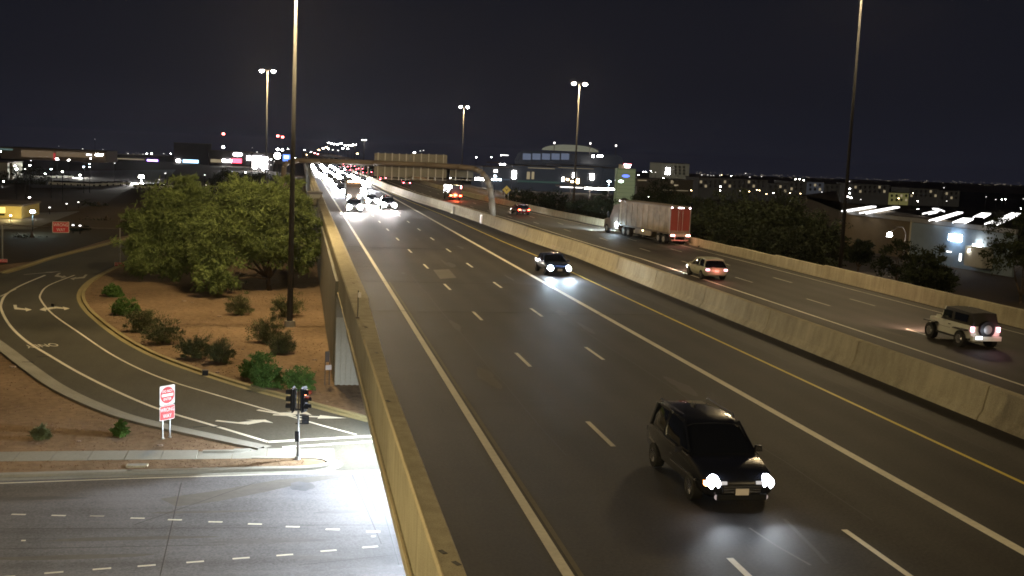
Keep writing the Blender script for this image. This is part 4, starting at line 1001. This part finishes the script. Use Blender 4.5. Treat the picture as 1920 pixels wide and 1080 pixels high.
yb_ = block('yellow_building', 'low building with glowing yellow windows and dark canopy at the left edge', -40, 40, 386, 212, 14, bmat('yellow_wall', (.45, .38, .16)), parts=[(-4, 388, 10, 399, E_YEL, 'window'), (-40, 383, 44, 387, DSTEEL, 'canopy'), (-6, 400, 9, 404, LEAFD, 'planter')])
point('shop_glow', AT(20, 404, 208), 900, (1, .75, .3), .3)
for (x0, x1, yt, D, lab, parts) in (
    (205, 330, 292, 800, 'low dark shops with a purple sign', [(276, 299, 296, 303, E_PUR, 'sign'), (210, 296, 270, 300, E_DIM, 'window')]),
    (326, 390, 269, 760, 'dark flat-roofed building above the blue-white sign', [(331, 299, 338, 304, E_WHITE, 'sign'), (343, 299, 372, 306, E_SKY, 'sign'), (347, 317, 368, 322, E_WHITE, 'sign')]),
    (392, 470, 284, 740, 'dark shops with a red and white sign', [(417, 299, 434, 304, E_WHITE, 'sign'), (435, 297, 453, 306, E_REDS, 'sign'), (438, 287, 453, 292, E_WHITE, 'sign'), (395, 298, 415, 305, E_DIM, 'window'), (463, 293, 472, 300, E_WHITE, 'sign')]),
    (472, 512, 288, 640, 'dark shop building with a glowing white front', [(474, 293, 482, 316, E_WHITE, 'shop_front'), (483, 293, 490, 312, E_WHITE, 'shop_front'), (491, 294, 501, 318, E_WHITE, 'shop_front')])):
    block('shop_building', lab, x0, x1, yt, D, 30, DARKW, parts=parts)
p = AT(520, 292, 600)
rs = thing('round_sign', 'round white illuminated sign on a pole left of the traffic jam', 'sign', (p.x, p.y, LOW)); MB().cyl((0, -.2, p.z-LOW), (0, .2, p.z-LOW), 1.6, n=24).build('disc', E_WHITE, rs); MB().cyl((0, 0, 0), (0, 0, p.z-LOW-1.5), .25, n=8).build('pole', DSTEEL, rs)
p = AT(537, 296, 600)
rs = thing('blue_sign', 'blue illuminated roadside sign beside the round white one', 'sign', (p.x, p.y, LOW)); MB().box((0, 0, p.z-LOW), (3.8, .4, 3.6)).build('panel', em('deep_blue_light', (.15, .3, 1), 1.6), rs); MB().box((0, -.3, p.z-LOW+.4), (2.4, .1, 1.6)).build('logo', E_SKY, rs); MB().cyl((0, 0, 0), (0, 0, p.z-LOW-1.5), .3, n=8).build('pole', DSTEEL, rs)
for px, pys, D, lab in ((419, (251, 276), 1500, 'radio mast with a red beacon above the shop signs'), (521, (255, 280), 1600, 'radio mast with a red beacon, left of the close pair'), (530, (257, 281), 1650, 'radio mast with a red beacon, right of the close pair')):
    p = AT(px, pys[0], D); t = thing('radio_mast', lab, 'radio mast', (p.x, p.y, LOW)); MB().cyl((0, 0, 0), (0, 0, p.z-LOW), .35, .15, 6).build('lattice', DSTEEL, t)
    for py in pys: q = AT(px, py, D); MB().cyl((0, 0, q.z-LOW-1), (0, 0, q.z-LOW+1), 1.4, n=10).build('beacon', E_REDB if py < 260 else E_WHITE, t)
# parking-lot strips and lit lot surfaces at left (ground sheets)
LOT = mat('parking_lot', (.11, .11, .11), .8, .2, .5)
lot = struct(MB().poly([tuple(G(a, b)[:2]) for a, b in ((60, 352), (300, 352), (330, 318), (30, 322))], LOW+.010).build('parking_lot', LOT))
struct(MB().poly([tuple(G(a, b)[:2]) for a, b in ((-60, 430), (60, 430), (150, 396), (-60, 404))], LOW+.011).build('service_road', LOT))
CARW = WHITEPAINT
def parked(px, py, lab):
    g = G(px, py); c = thing('parked_car', lab, 'car', (g.x, g.y, LOW), random.uniform(-.2, .2)+PI/2, 'parked cars in the lots at left')
    MB().box((0, 0, .55), (1.8, 4.4, .7), taper=.95).build('body', CARW, c); MB().box((0, -.2, 1.12), (1.6, 2.3, .5), taper=.8).build('cabin', GLASS, c)
    for s in (-1, 1):
        for yy in (-1.4, 1.4): MB().cyl((s*.8, yy, .32), (s*.92, yy, .32), .32, n=10).build('wheel', RUBBER, c)
for i in range(11): parked(106+i*12.5, 349.5-abs(i-5)*.5, 'pale car parked in the row across the far left lot')
for i in range(7): parked(265+i*3.2+i*4, 352+(i % 2)*2, 'pale car parked beneath the bright flood lamp')
for i in range(5): parked(70+i*14, 334, 'pale car parked in the back row of the lot')
def lotlamp(px, py, m, h=None, D=None, r=.32, name='street_lamp', label='distant street lamp among the city lights', group='distant city street lamps', pw=0, col=(1, 1, 1), hz_=8.0):
    if D is None:
        zc = LOW+hz_; d = ray(px, py); t_ = (zc-HC)/d.z if d.z < -1e-4 else 1e9
        D = min(max(60, d.y*t_), 2600) if t_ > 0 else 2600
    p = AT(px, py, D); s = max(.25, r*D/420)
    zb = LOW if p.x < 40 or p.x > 82 else interp(p.x, [(40, -.2), (82, LOW)])
    t = thing(name, label, 'street lamp', (p.x, p.y, zb), 0, group)
    hh = max(1, p.z-zb)
    MB().cyl((0, 0, 0), (0, 0, hh), .06+D*.00006, .05+D*.00005, 6).build('pole', LPOLE, t)
    MB().cyl((0, 0, hh-.3*s), (0, 0, hh+.3*s), s*.8, s*.6, 10).build('lamp_head', m, t)
    if pw: point('lamp_glow', (0, -.2, hh-.6*s-.5), pw, col, .3, t)
    return t
WH = E_WHITE; WM = E_WARM; CO = E_COOL
DM = em('faint_white_light', (.9, .85, .8), 4)
L1 = [(2, 289, WH, 2), (9, 290, WH, 1.6), (73, 293, WH, 2.4), (107, 298, WH, 2.2), (98, 285, WH, .9), (129, 300, WH, 1.4), (142, 291, WH, 1.), (170, 297, WH, 1.), (28, 311, WH, 1.2), (31, 317, WH, 1.7), (56, 310, WH, 1.), (40, 281, DM, .8), (58, 301, DM, .8), (47, 317, DM, .7), (155, 279, DM, .8), (117, 322, WH, 1.),
      (96, 317, CO, 1.4), (157, 313, CO, 1.), (168, 307, CO, .9), (168, 313, CO, .9), (210, 284, WH, .8), (214, 289, WH, .7), (240, 288, DM, .8), (243, 292, DM, .7), (268, 289, DM, .6), (275, 288, WH, .8), (284, 288, WH, 1.), (307, 288, DM, .7), (320, 288, WH, .7), (178, 261, DM, .6), (356, 288, DM, .7), (110, 274, DM, .5), (193, 280, DM, .6), (83, 280, WM, .7), (45, 278, DM, .6),
      (460, 323, WH, .9), (493, 321, DM, .9), (482, 285, DM, .9), (499, 286, DM, .9), (508, 299, WH, 1.), (508, 309, DM, .9), (514, 303, DM, .7), (473, 277, DM, .6), (519, 279, WH, .9), (529, 279, DM, .8), (540, 279, WH, .9), (534, 306, WM, .8), (553, 296, WH, 1.), (571, 281, WH, .9), (575, 290, WM, .8), (583, 285, WH, .9),
      (62, 397, WH, 1.), (61, 397, WH, .5), (93, 389, DM, .8), (125, 382, DM, .8), (147, 379, DM, .6), (55, 370, WH, .9), (7, 376, WH, .9), (15, 376, DM, .8), (7, 340, WH, 1.1), (20, 404, WM, 1.), (137, 422, DM, .8), (150, 423, DM, .8), (310, 325, DM, .6), (384, 328, DM, .6), (386, 347, DM, .8), (350, 344, DM, .5), (298, 337, DM, .7), (215, 306, DM, .6)]
for px, py, m, r_ in L1: lotlamp(px, py, m, r=.30*r_, label='lamp glowing among the distant city lights at left', group='city lamps left of the freeway', D=None if py > 296 else 900, name='bollard_light' if py > 335 else 'street_lamp', hz_=1.3 if py > 335 else 7)
lotlamp(265, 331, WH, r=1.3, D=395, label='very bright flood lamp over the parked cars behind the trees', group='flood lamps over the car lots', pw=60000, col=(1, .97, .9))
for px, py in ((85, 330), (150, 332)): lotlamp(px, py, WH, r=.4, D=430, label='flood lamp over the rows of the car lot', group='flood lamps over the car lots', pw=16000, col=(1, .95, .85))
lotlamp(61, 396.5, CO, r=1.2, hz_=3.5, label='cool white lamp beside the service road', group='service road lamps', pw=450, col=(.6, .95, .95))
L2 = [(598, 281, WM), (606, 278, WH), (616, 268, WH), (621, 269, WH), (627, 270, WH), (633, 271, WH), (640, 269, WH), (647, 273, WH), (654, 272, WH), (643, 278, WH), (652, 279, WH), (660, 273, WH), (616, 279, WH), (624, 281, DM), (634, 282, DM), (670, 288, WM), (612, 276, WM), (590, 287, em('red_point', (1, .2, .2), 30)), (596, 289, MATS['red_point']), (601, 293, E_HEAD), (594, 296, E_HEAD), (610, 296, E_HEAD)]
for i, (px, py, m) in enumerate(L2): lotlamp(px, py, m, r=.42, D=1100, label='far lamp on the horizon above the traffic jam', group='horizon lamps above the traffic jam')
L3 = [(777, 286, WH, 1.6), (788, 283, DM, .8), (794, 282, DM, .8), (714, 330, DM, 1.), (728, 333, DM, 1.), (796, 342, DM, .7), (844, 345, WH, .9), (770, 326, E_WARM, .9), (893, 295, WH, 1.), (921, 295, WH, .9), (940, 291, WH, .8), (1197, 328, WH, .9), (1211, 322, WH, .9), (1206, 322, WH, .8), (1221, 321, WH, .8), (1229, 323, DM, .8), (1228, 349, WH, 1.1), (1236, 354, DM, .8), (1215, 375, WH, 1.3), (1274, 384, DM, .9), (1296, 357, WM, 1.1), (1244, 334, WH, 1.1), (1244, 341, WH, 1.3),
      (1316, 328, DM, .9), (1327, 328, DM, .7), (1333, 329, DM, .6), (1338, 329, DM, .6), (1350, 329, DM, .8), (1353, 328, WM, .6), (1371, 330, WH, .9), (1398, 325, DM, .8), (1406, 332, DM, .9), (1428, 331, DM, .6), (1438, 342, WH, 1.1), (1352, 342, WH, 1.), (1351, 350, WH, 1.1), (1350, 357, WH, 1.), (1387, 358, DM, 1.), (1405, 359, WM, .9), (1419, 356, WM, .8), (1424, 357, WM, .9), (1437, 364, WM, 1.), (1450, 362, WH, 1.3), (1481, 362, WM, .8), (1501, 363, WM, .8), (1492, 336, WH, .9), (1499, 336, WH, .9), (1507, 338, WH, 1.), (1541, 360, DM, .9), (1562, 360, WH, 1.2), (1593, 354, WH, 1.2), (1593, 362, WH, 1.3), (1589, 369, WH, 1.8), (1596, 371, WH, 1.5), (1593, 340, DM, .8), (1614, 374, DM, .8),
      (1685, 372, WM, 1.1), (1721, 377, WH, 1.), (1775, 377, DM, .9), (1712, 362, WM, .6), (1576, 389, WH, .9), (1587, 388, WH, .9), (1721, 392, WH, .9), (1849, 369, DM, .8), (1867, 374, DM, .9), (1878, 374, WH, .9), (1885, 374, WH, .9), (1914, 391, WH, .9), (1919, 373, DM, .8), (1770, 352, DM, .7), (1483, 377, DM, .6), (1895, 430, DM, .5)]
for px, py, m, r_ in L3: lotlamp(px, py, m, r=.30*r_, D=560 if py < 350 else (420 if py < 380 else None), hz_=2.5, label='lamp glowing among the distant buildings at right', group='city lamps right of the freeway')
# far pinpoint lights on the plain: uncountable
pb = MB()
for k in range(420):
    px = random.uniform(1300, 1925) if k % 3 else random.uniform(0, 600); hz0 = 277+px*.0354
    py = hz0+random.uniform(-1, 9); D = random.uniform(2600, 3800); p = AT(px, py, D); s = random.uniform(.5, 1.1)
    pb.box(tuple(p), (s*1.6, s, s))
struct(pb.build('city_lights', em('far_city_light', (1, .85, .65), .55)), 'stuff')

# stadium
p = AT(1090, 300, 900); sx_ = 900/FPX
std = thing('stadium', 'large domed stadium with a softly glowing roof on the right horizon', 'stadium', (p.x, 940, LOW))
zt = AT(1090, 287, 900).z-LOW
n = 40; b = MB(); vs = []
for (rr, z) in ((46, 0), (48, zt*.55), (45, zt*.9), (41, zt)):
    vs += [(rr*math.cos(2*PI*i/n), rr*.85*math.sin(2*PI*i/n), z) for i in range(n)]
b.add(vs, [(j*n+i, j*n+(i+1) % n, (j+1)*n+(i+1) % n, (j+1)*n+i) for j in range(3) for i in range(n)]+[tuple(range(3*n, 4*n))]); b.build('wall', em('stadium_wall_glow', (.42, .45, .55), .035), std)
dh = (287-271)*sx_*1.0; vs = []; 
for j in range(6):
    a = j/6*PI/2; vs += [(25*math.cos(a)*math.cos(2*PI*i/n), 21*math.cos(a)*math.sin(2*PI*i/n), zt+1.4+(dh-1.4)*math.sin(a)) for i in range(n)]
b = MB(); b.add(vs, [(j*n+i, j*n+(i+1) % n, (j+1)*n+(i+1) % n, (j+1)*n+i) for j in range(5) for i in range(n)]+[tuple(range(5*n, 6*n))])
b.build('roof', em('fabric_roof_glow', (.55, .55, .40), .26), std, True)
for i in range(5):
    a = AT(989+i*18, 289, 880); MB().box((a.x-p.x, -58, a.z-LOW-2), (6.6, .6, 5)).build('lit_panel', em('panel_glow', (.35, .42, .60), .30), std)
for px, py in ((1037, 268), (1104, 269), (1152, 273)): a = AT(px, py, 900); MB().box((a.x-p.x, -45, a.z-LOW), (1.1, 1, 1.4)).build('beacon', DM, std); MB().cyl((a.x-p.x, -45, zt-1), (a.x-p.x, -45, a.z-LOW), .3, n=6).build('beacon_pole', DSTEEL, std)
for px in (1118, 1128, 1134): a = AT(px, 293, 880); MB().box((a.x-p.x, -50, a.z-LOW), (1.6, 1, 1.4)).build('lamp', E_WHITE, std)
# outlet halls in front of it
gw = [( 905, 960, 314, 'long blue-lit shop hall with bright signs left of the stadium', [(891, 333, 914, 338, E_WHITE, 'sign'), (922, 335, 939, 338, E_COOL, 'sign'), (940, 335, 955, 338, litBLUE, 'window'), (912, 303, 935, 306, DSTEEL, 'canopy'), (940, 290, 953, 292, E_W2, 'sign'), (937, 307, 947, 309, E_WHITE, 'sign'), (927, 319, 932, 322, E_WHITE, 'sign')]),
      (961, 1052, 312, 'grey shop hall with a glowing doorway below the stadium', [(961, 320, 967, 335, E_WHITE, 'window'), (988, 322, 993, 336, E_DIM, 'pillar'), (997, 322, 1001, 336, E_DIM, 'pillar'), (990, 314, 1040, 317, E_DIM, 'cornice'), (970, 338, 1050, 344, em('teal_planting_glow', (.2, .45, .35), .12), 'hedge_light')]),
      (1053, 1130, 312, 'grey shop hall with two bright vertical windows', [(1047, 314, 1113, 317, E_DIM, 'cornice'), (1074, 324, 1079, 333, E_WHITE, 'window'), (1054, 333, 1057, 339, E_WHITE, 'window'), (1070, 339, 1078, 342, E_WARM, 'window'), (1107, 326, 1113, 337, E_WHITE, 'window'), (1081, 335, 1085, 344, E_WARM, 'window'), (1062, 335, 1066, 338, E_WARM, 'window')]),
      (1131, 1160, 316, 'dark shop block behind the pylon sign', [])]
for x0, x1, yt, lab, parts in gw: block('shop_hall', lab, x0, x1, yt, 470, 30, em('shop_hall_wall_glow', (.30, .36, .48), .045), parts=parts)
cn = thing('canopy', 'low canopy with a bright white light strip beside the pylon sign', 'canopy', AT(1125, 354, 330)); 
MB().box((0, 0, 0), (9.5, .3, .45)).build('light_strip', E_WHITE, cn); MB().box((-3, 2, .5), (20, 5, .3)).build('roof', DSTEEL, cn); MB().box((-9, 0, .1), (7, .3, .25)).build('light_strip', DM, cn)
for s in (-9, -3, 3, 6): MB().cyl((s, 1, -4), (s, 1, .3), .15, n=6).build('post', DSTEEL, cn)
lotlamp(1142, 340, CO, r=.9, D=300, label='piercing blue-white flood lamp left of the pylon sign', group='blue-white flood lamps', pw=5000, col=(.6, .8, 1))
lotlamp(928, 330, CO, r=.7, D=330, label='piercing blue-white flood lamp above the yellow diamond sign', group='blue-white flood lamps', pw=2500, col=(.5, .65, 1))
# pylon sign
DPY = 205
p0, p1 = AT(1157, 316, DPY), AT(1189, 377, DPY); pcx = (p0.x+p1.x)/2; wpy = p1.x-p0.x; ztp = (AT(1172, 316, DPY).z); zbp = AT(1172, 378, DPY).z
py_ = thing('pylon_sign', 'tall pale green tenant pylon sign with a glowing red-edged bowl on top', 'pylon sign', (pcx, DPY, -4.5))
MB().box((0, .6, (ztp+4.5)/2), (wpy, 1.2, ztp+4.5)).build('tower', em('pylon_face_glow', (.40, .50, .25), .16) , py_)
hpy = ztp-zbp
for k in range(8):
    zz = ztp+4.5-hpy*(k+.8)/8.6
    MB().box((0, -.04, zz), (wpy*.92, .08, hpy/8.6*.86)).build('tenant_panel', em('tenant_panel_glow', (.45, .52, .27), .24+.0*k), py_)
def ell(cx, cz, rx, rz, m, name, y=-.14):
    vs = [(cx+rx*math.cos(2*PI*i/20), y, cz+rz*math.sin(2*PI*i/20)) for i in range(20)]+[(cx+rx*math.cos(2*PI*i/20), y+.06, cz+rz*math.sin(2*PI*i/20)) for i in range(20)]
    return MB().add(vs, [tuple(range(19, -1, -1)), tuple(range(20, 40))]+[(i, (i+1) % 20, 20+(i+1) % 20, 20+i) for i in range(20)]).build(name, m, py_)
a = AT(1173, 330, DPY); ell(a.x-pcx, a.z+4.5, .75, .28, E_BLUE, 'blue_oval'); a = AT(1164, 340, DPY); ell(a.x-pcx, a.z+4.5, .5, .25, em('green_white_light', (.7, 1, .75), 8), 'green_oval')
a = AT(1170, 374, DPY); ell(a.x-pcx, a.z+4.5, .6, .35, DARKW, 'arch')
a = AT(1177, 311, DPY)
MB().cyl((a.x-pcx, .2, a.z+4.5-.35), (a.x-pcx, .2, a.z+4.5+.30), .45, .70, 16).build('bowl', em('pink_white_light', (1, .75, .78), 14), py_)
MB().cyl((a.x-pcx, .2, a.z+4.5+.30), (a.x-pcx, .2, a.z+4.5+.42), .80, .80, 16).build('bowl_rim', em('red_rim_light', (1, .05, .08), 2.5), py_)
MB().box((-.7, .5, ztp+4.5+.35), (1.2, .8, .7)).build('cap', PALE, py_)
# office block with dark openings
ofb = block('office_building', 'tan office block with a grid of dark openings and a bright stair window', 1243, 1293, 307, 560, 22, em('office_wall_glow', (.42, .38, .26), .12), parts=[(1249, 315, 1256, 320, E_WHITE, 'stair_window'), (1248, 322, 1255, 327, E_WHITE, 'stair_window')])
for i in range(3):
    for j in range(3):
        a = AT(1267+i*8, 313+j*6+i*.3, 559.5); MB().box((a.x-ofb.location.x, -.15, a.z-LOW), (1.15, .3, 1.0)).build('window', DARKW, ofb)
block('apartment_building', 'long dark apartment row left of the office lights', 1195, 1300, 337, 430, 20, bmat('dim_apartment_wall', (.10, .085, .06)), parts=[(1258, 338, 1262, 344, E_DIM, 'window'), (1264, 346, 1271, 349, E_DIM, 'window'), (1243, 356, 1290, 358, E_DIM, 'window'), (1195, 337, 1212, 339, E_DIM, 'window')])
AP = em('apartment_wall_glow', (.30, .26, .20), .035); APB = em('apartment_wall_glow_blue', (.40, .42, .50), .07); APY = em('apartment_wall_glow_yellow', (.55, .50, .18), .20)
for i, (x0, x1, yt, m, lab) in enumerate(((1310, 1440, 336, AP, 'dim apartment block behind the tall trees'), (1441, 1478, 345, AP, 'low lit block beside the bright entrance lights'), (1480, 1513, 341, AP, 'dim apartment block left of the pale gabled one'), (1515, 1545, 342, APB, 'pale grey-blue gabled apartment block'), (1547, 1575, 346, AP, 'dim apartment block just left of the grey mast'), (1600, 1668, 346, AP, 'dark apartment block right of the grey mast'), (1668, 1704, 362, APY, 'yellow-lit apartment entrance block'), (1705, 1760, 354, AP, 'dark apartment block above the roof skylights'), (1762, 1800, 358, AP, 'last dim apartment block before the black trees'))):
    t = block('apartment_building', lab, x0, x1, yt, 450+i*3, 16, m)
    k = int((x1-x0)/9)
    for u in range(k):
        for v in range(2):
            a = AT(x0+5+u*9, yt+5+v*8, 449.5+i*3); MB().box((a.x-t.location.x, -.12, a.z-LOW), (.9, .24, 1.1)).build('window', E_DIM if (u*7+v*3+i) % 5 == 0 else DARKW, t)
# warehouse with skylights
wh = thing('warehouse', 'low brown warehouse with glowing slanted roof skylights at right', 'warehouse', (0, 0, LOW))
fl = [tuple(G(x_, y_)[:2]) for x_, y_ in ((1575, 463), (1745, 492), (1900, 520))]
a, b = Vector(fl[0]), Vector(fl[2]); 
pts_ = [tuple(a), tuple(b), (b.x+40, b.y+160), (a.x+95, a.y+190)]
MB().prism(pts_, 0, 6.9).build('wall', mat('brown_wall', (.10, .075, .045), .9, .15, .5), wh)
d_ = (b-a).normalized(); 
for nm, fr0, fr1, mm, z0, z1 in (('parapet_band', 0, 1, bmat('grey_band', (.20, .20, .20)), 6.6, 7.3), ('grey_facade', .47, 1, bmat('blue_grey_facade', (.15, .19, .22)), 0, 6.5), ('pilaster', .46, .47, PALE, 0, 7.0)):
    q0 = a.lerp(b, fr0); q1 = a.lerp(b, fr1); nn = Vector((d_.y, -d_.x))*.35
    MB().prism([tuple(q0+nn), tuple(q1+nn), tuple(q1-nn*.2), tuple(q0-nn*.2)], z0, z1).build(nm, mm, wh)
for i, seg_ in enumerate((((1583, 397), (1638, 388)), ((1617, 401), (1682, 389)), ((1735, 402), (1753, 398)), ((1753, 392), (1766, 397)), ((1748, 415), (1800, 399)), ((1797, 419), (1815, 411)), ((1834, 409), (1849, 401)), ((1857, 422), (1882, 412)), ((1880, 413), (1905, 401)))):
    p, q = G(*seg_[0], .5), G(*seg_[1], .5); w_ = .9 if i in (7, 8, 5, 6) else .55
    MB().sweep([(-w_, 7.25), (-w_, 7.5), (w_, 7.5), (w_, 7.25)], [p[:2], q[:2]]).build('skylight', E_W2, wh)
def onf(px, py):                             # point on the warehouse front
    d = ray(px, py); A = np.array([[d.x, -(b-a).x], [d.y, -(b-a).y]]); s_ = np.linalg.solve(A, np.array([a.x, a.y])); return Vector((d.x*s_[0], d.y*s_[0], HC+d.z*s_[0]))
ang = math.atan2(d_.y, d_.x); nf = Vector((d_.y, -d_.x, 0))
p = onf(1797, 446)+nf*.6; wl = MB().box((p.x, p.y, p.z-LOW), (2.9, .5, 1.1), rz=ang).build('lit_sign', em('blue_white_sign', (.72, .84, 1), 16), wh)
point('sign_glow', p+nf*1.6, 420, (.35, .62, 1), .3)
p = onf(1840, 463)+nf*.8; MB().box((p.x, p.y, p.z-LOW), (1.3, .6, .8), rz=ang).build('entrance_lamp', E_WHITE, wh); point('entrance_glow', p+nf*1.4+Vector((0, 0, -.6)), 300, (1, .95, .85), .2)
p = onf(1848, 482)+nf*1.2; MB().box((p.x, p.y, p.z-LOW), (4.5, 2, 3.2), rz=ang).build('entrance_porch', bmat('porch', (.33, .32, .28)), wh)
p = onf(1825, 483)+nf*2.4; MB().box((p.x, p.y, p.z-LOW), (.35, .2, 1.2), rz=ang).build('porch_window', E_W2, wh)
p = onf(1788, 472)+nf*1.; MB().box((p.x, p.y, p.z-LOW), (1.4, .3, .18), rz=ang).build('canopy_light', E_W2, wh)
# curved street lamp
p = AT(1668, 440, 150)
cl = thing('curved_lamp', 'street lamp with curved arm and bright white head before the warehouse', 'street lamp', (p.x+2.6, 150, -6.8))
MB().tube([(0, 0, 0), (0, 0, p.z+6.8+.3), (-.6, 0, p.z+6.8+1.2), (-1.4, 0, p.z+6.8+1.2), (-2.6, 0, p.z+6.8+.35)], [.12, .09, .07, .06, .05], 8).build('pole', DSTEEL, cl)
MB().cyl((-2.6, 0, p.z+6.8-.25), (-2.6, 0, p.z+6.8+.3), .42, .28, 14).build('lamp_head', E_WHITE, cl); point('lamp_glow', (-2.6, 0, p.z+6.8-.8), 250, (1, .93, .8), .3, cl)
# left chain of the retaining wall: roadside cabinet beyond the trees
p = AT(596, 378, 205)
cb_ = block('roadside_building', 'small tan equipment shed beside the freeway above the trees', 580, 601, 364, 165, 2.5, PALE, yb=387)

# turn lettering into plain meshes
bpy.context.view_layer.update(); dg = bpy.context.evaluated_depsgraph_get()
for o in [o for o in S.objects if o.type == 'FONT']:
    me = bpy.data.meshes.new_from_object(o.evaluated_get(dg)); n_ = bpy.data.objects.new('lettering', me); COL.objects.link(n_)
    n_.parent = o.parent; n_.location = o.location; n_.rotation_euler = o.rotation_euler; n_.scale = o.scale
    bpy.data.objects.remove(o)

# thin added haze round the whole place, imitating lens bloom on the lamps
air = MB().box((0, 2700, -22), (12400, 7000, 124)).build('bloom_haze', MATS['tar'])
am = bpy.data.materials.new('bloom_haze_air'); am.use_nodes = True; n = am.node_tree
n.nodes.remove(n.nodes['Principled BSDF']); pv = n.nodes.new('ShaderNodeVolumePrincipled')
pv.inputs['Color'].default_value = (.88, .88, 1, 1); pv.inputs['Density'].default_value = 2.2e-5; pv.inputs['Anisotropy'].default_value = .78
n.links.new(pv.outputs[0], n.nodes['Material Output'].inputs['Volume'])
air.data.materials.clear(); air.data.materials.append(am); air['kind'] = 'stuff'
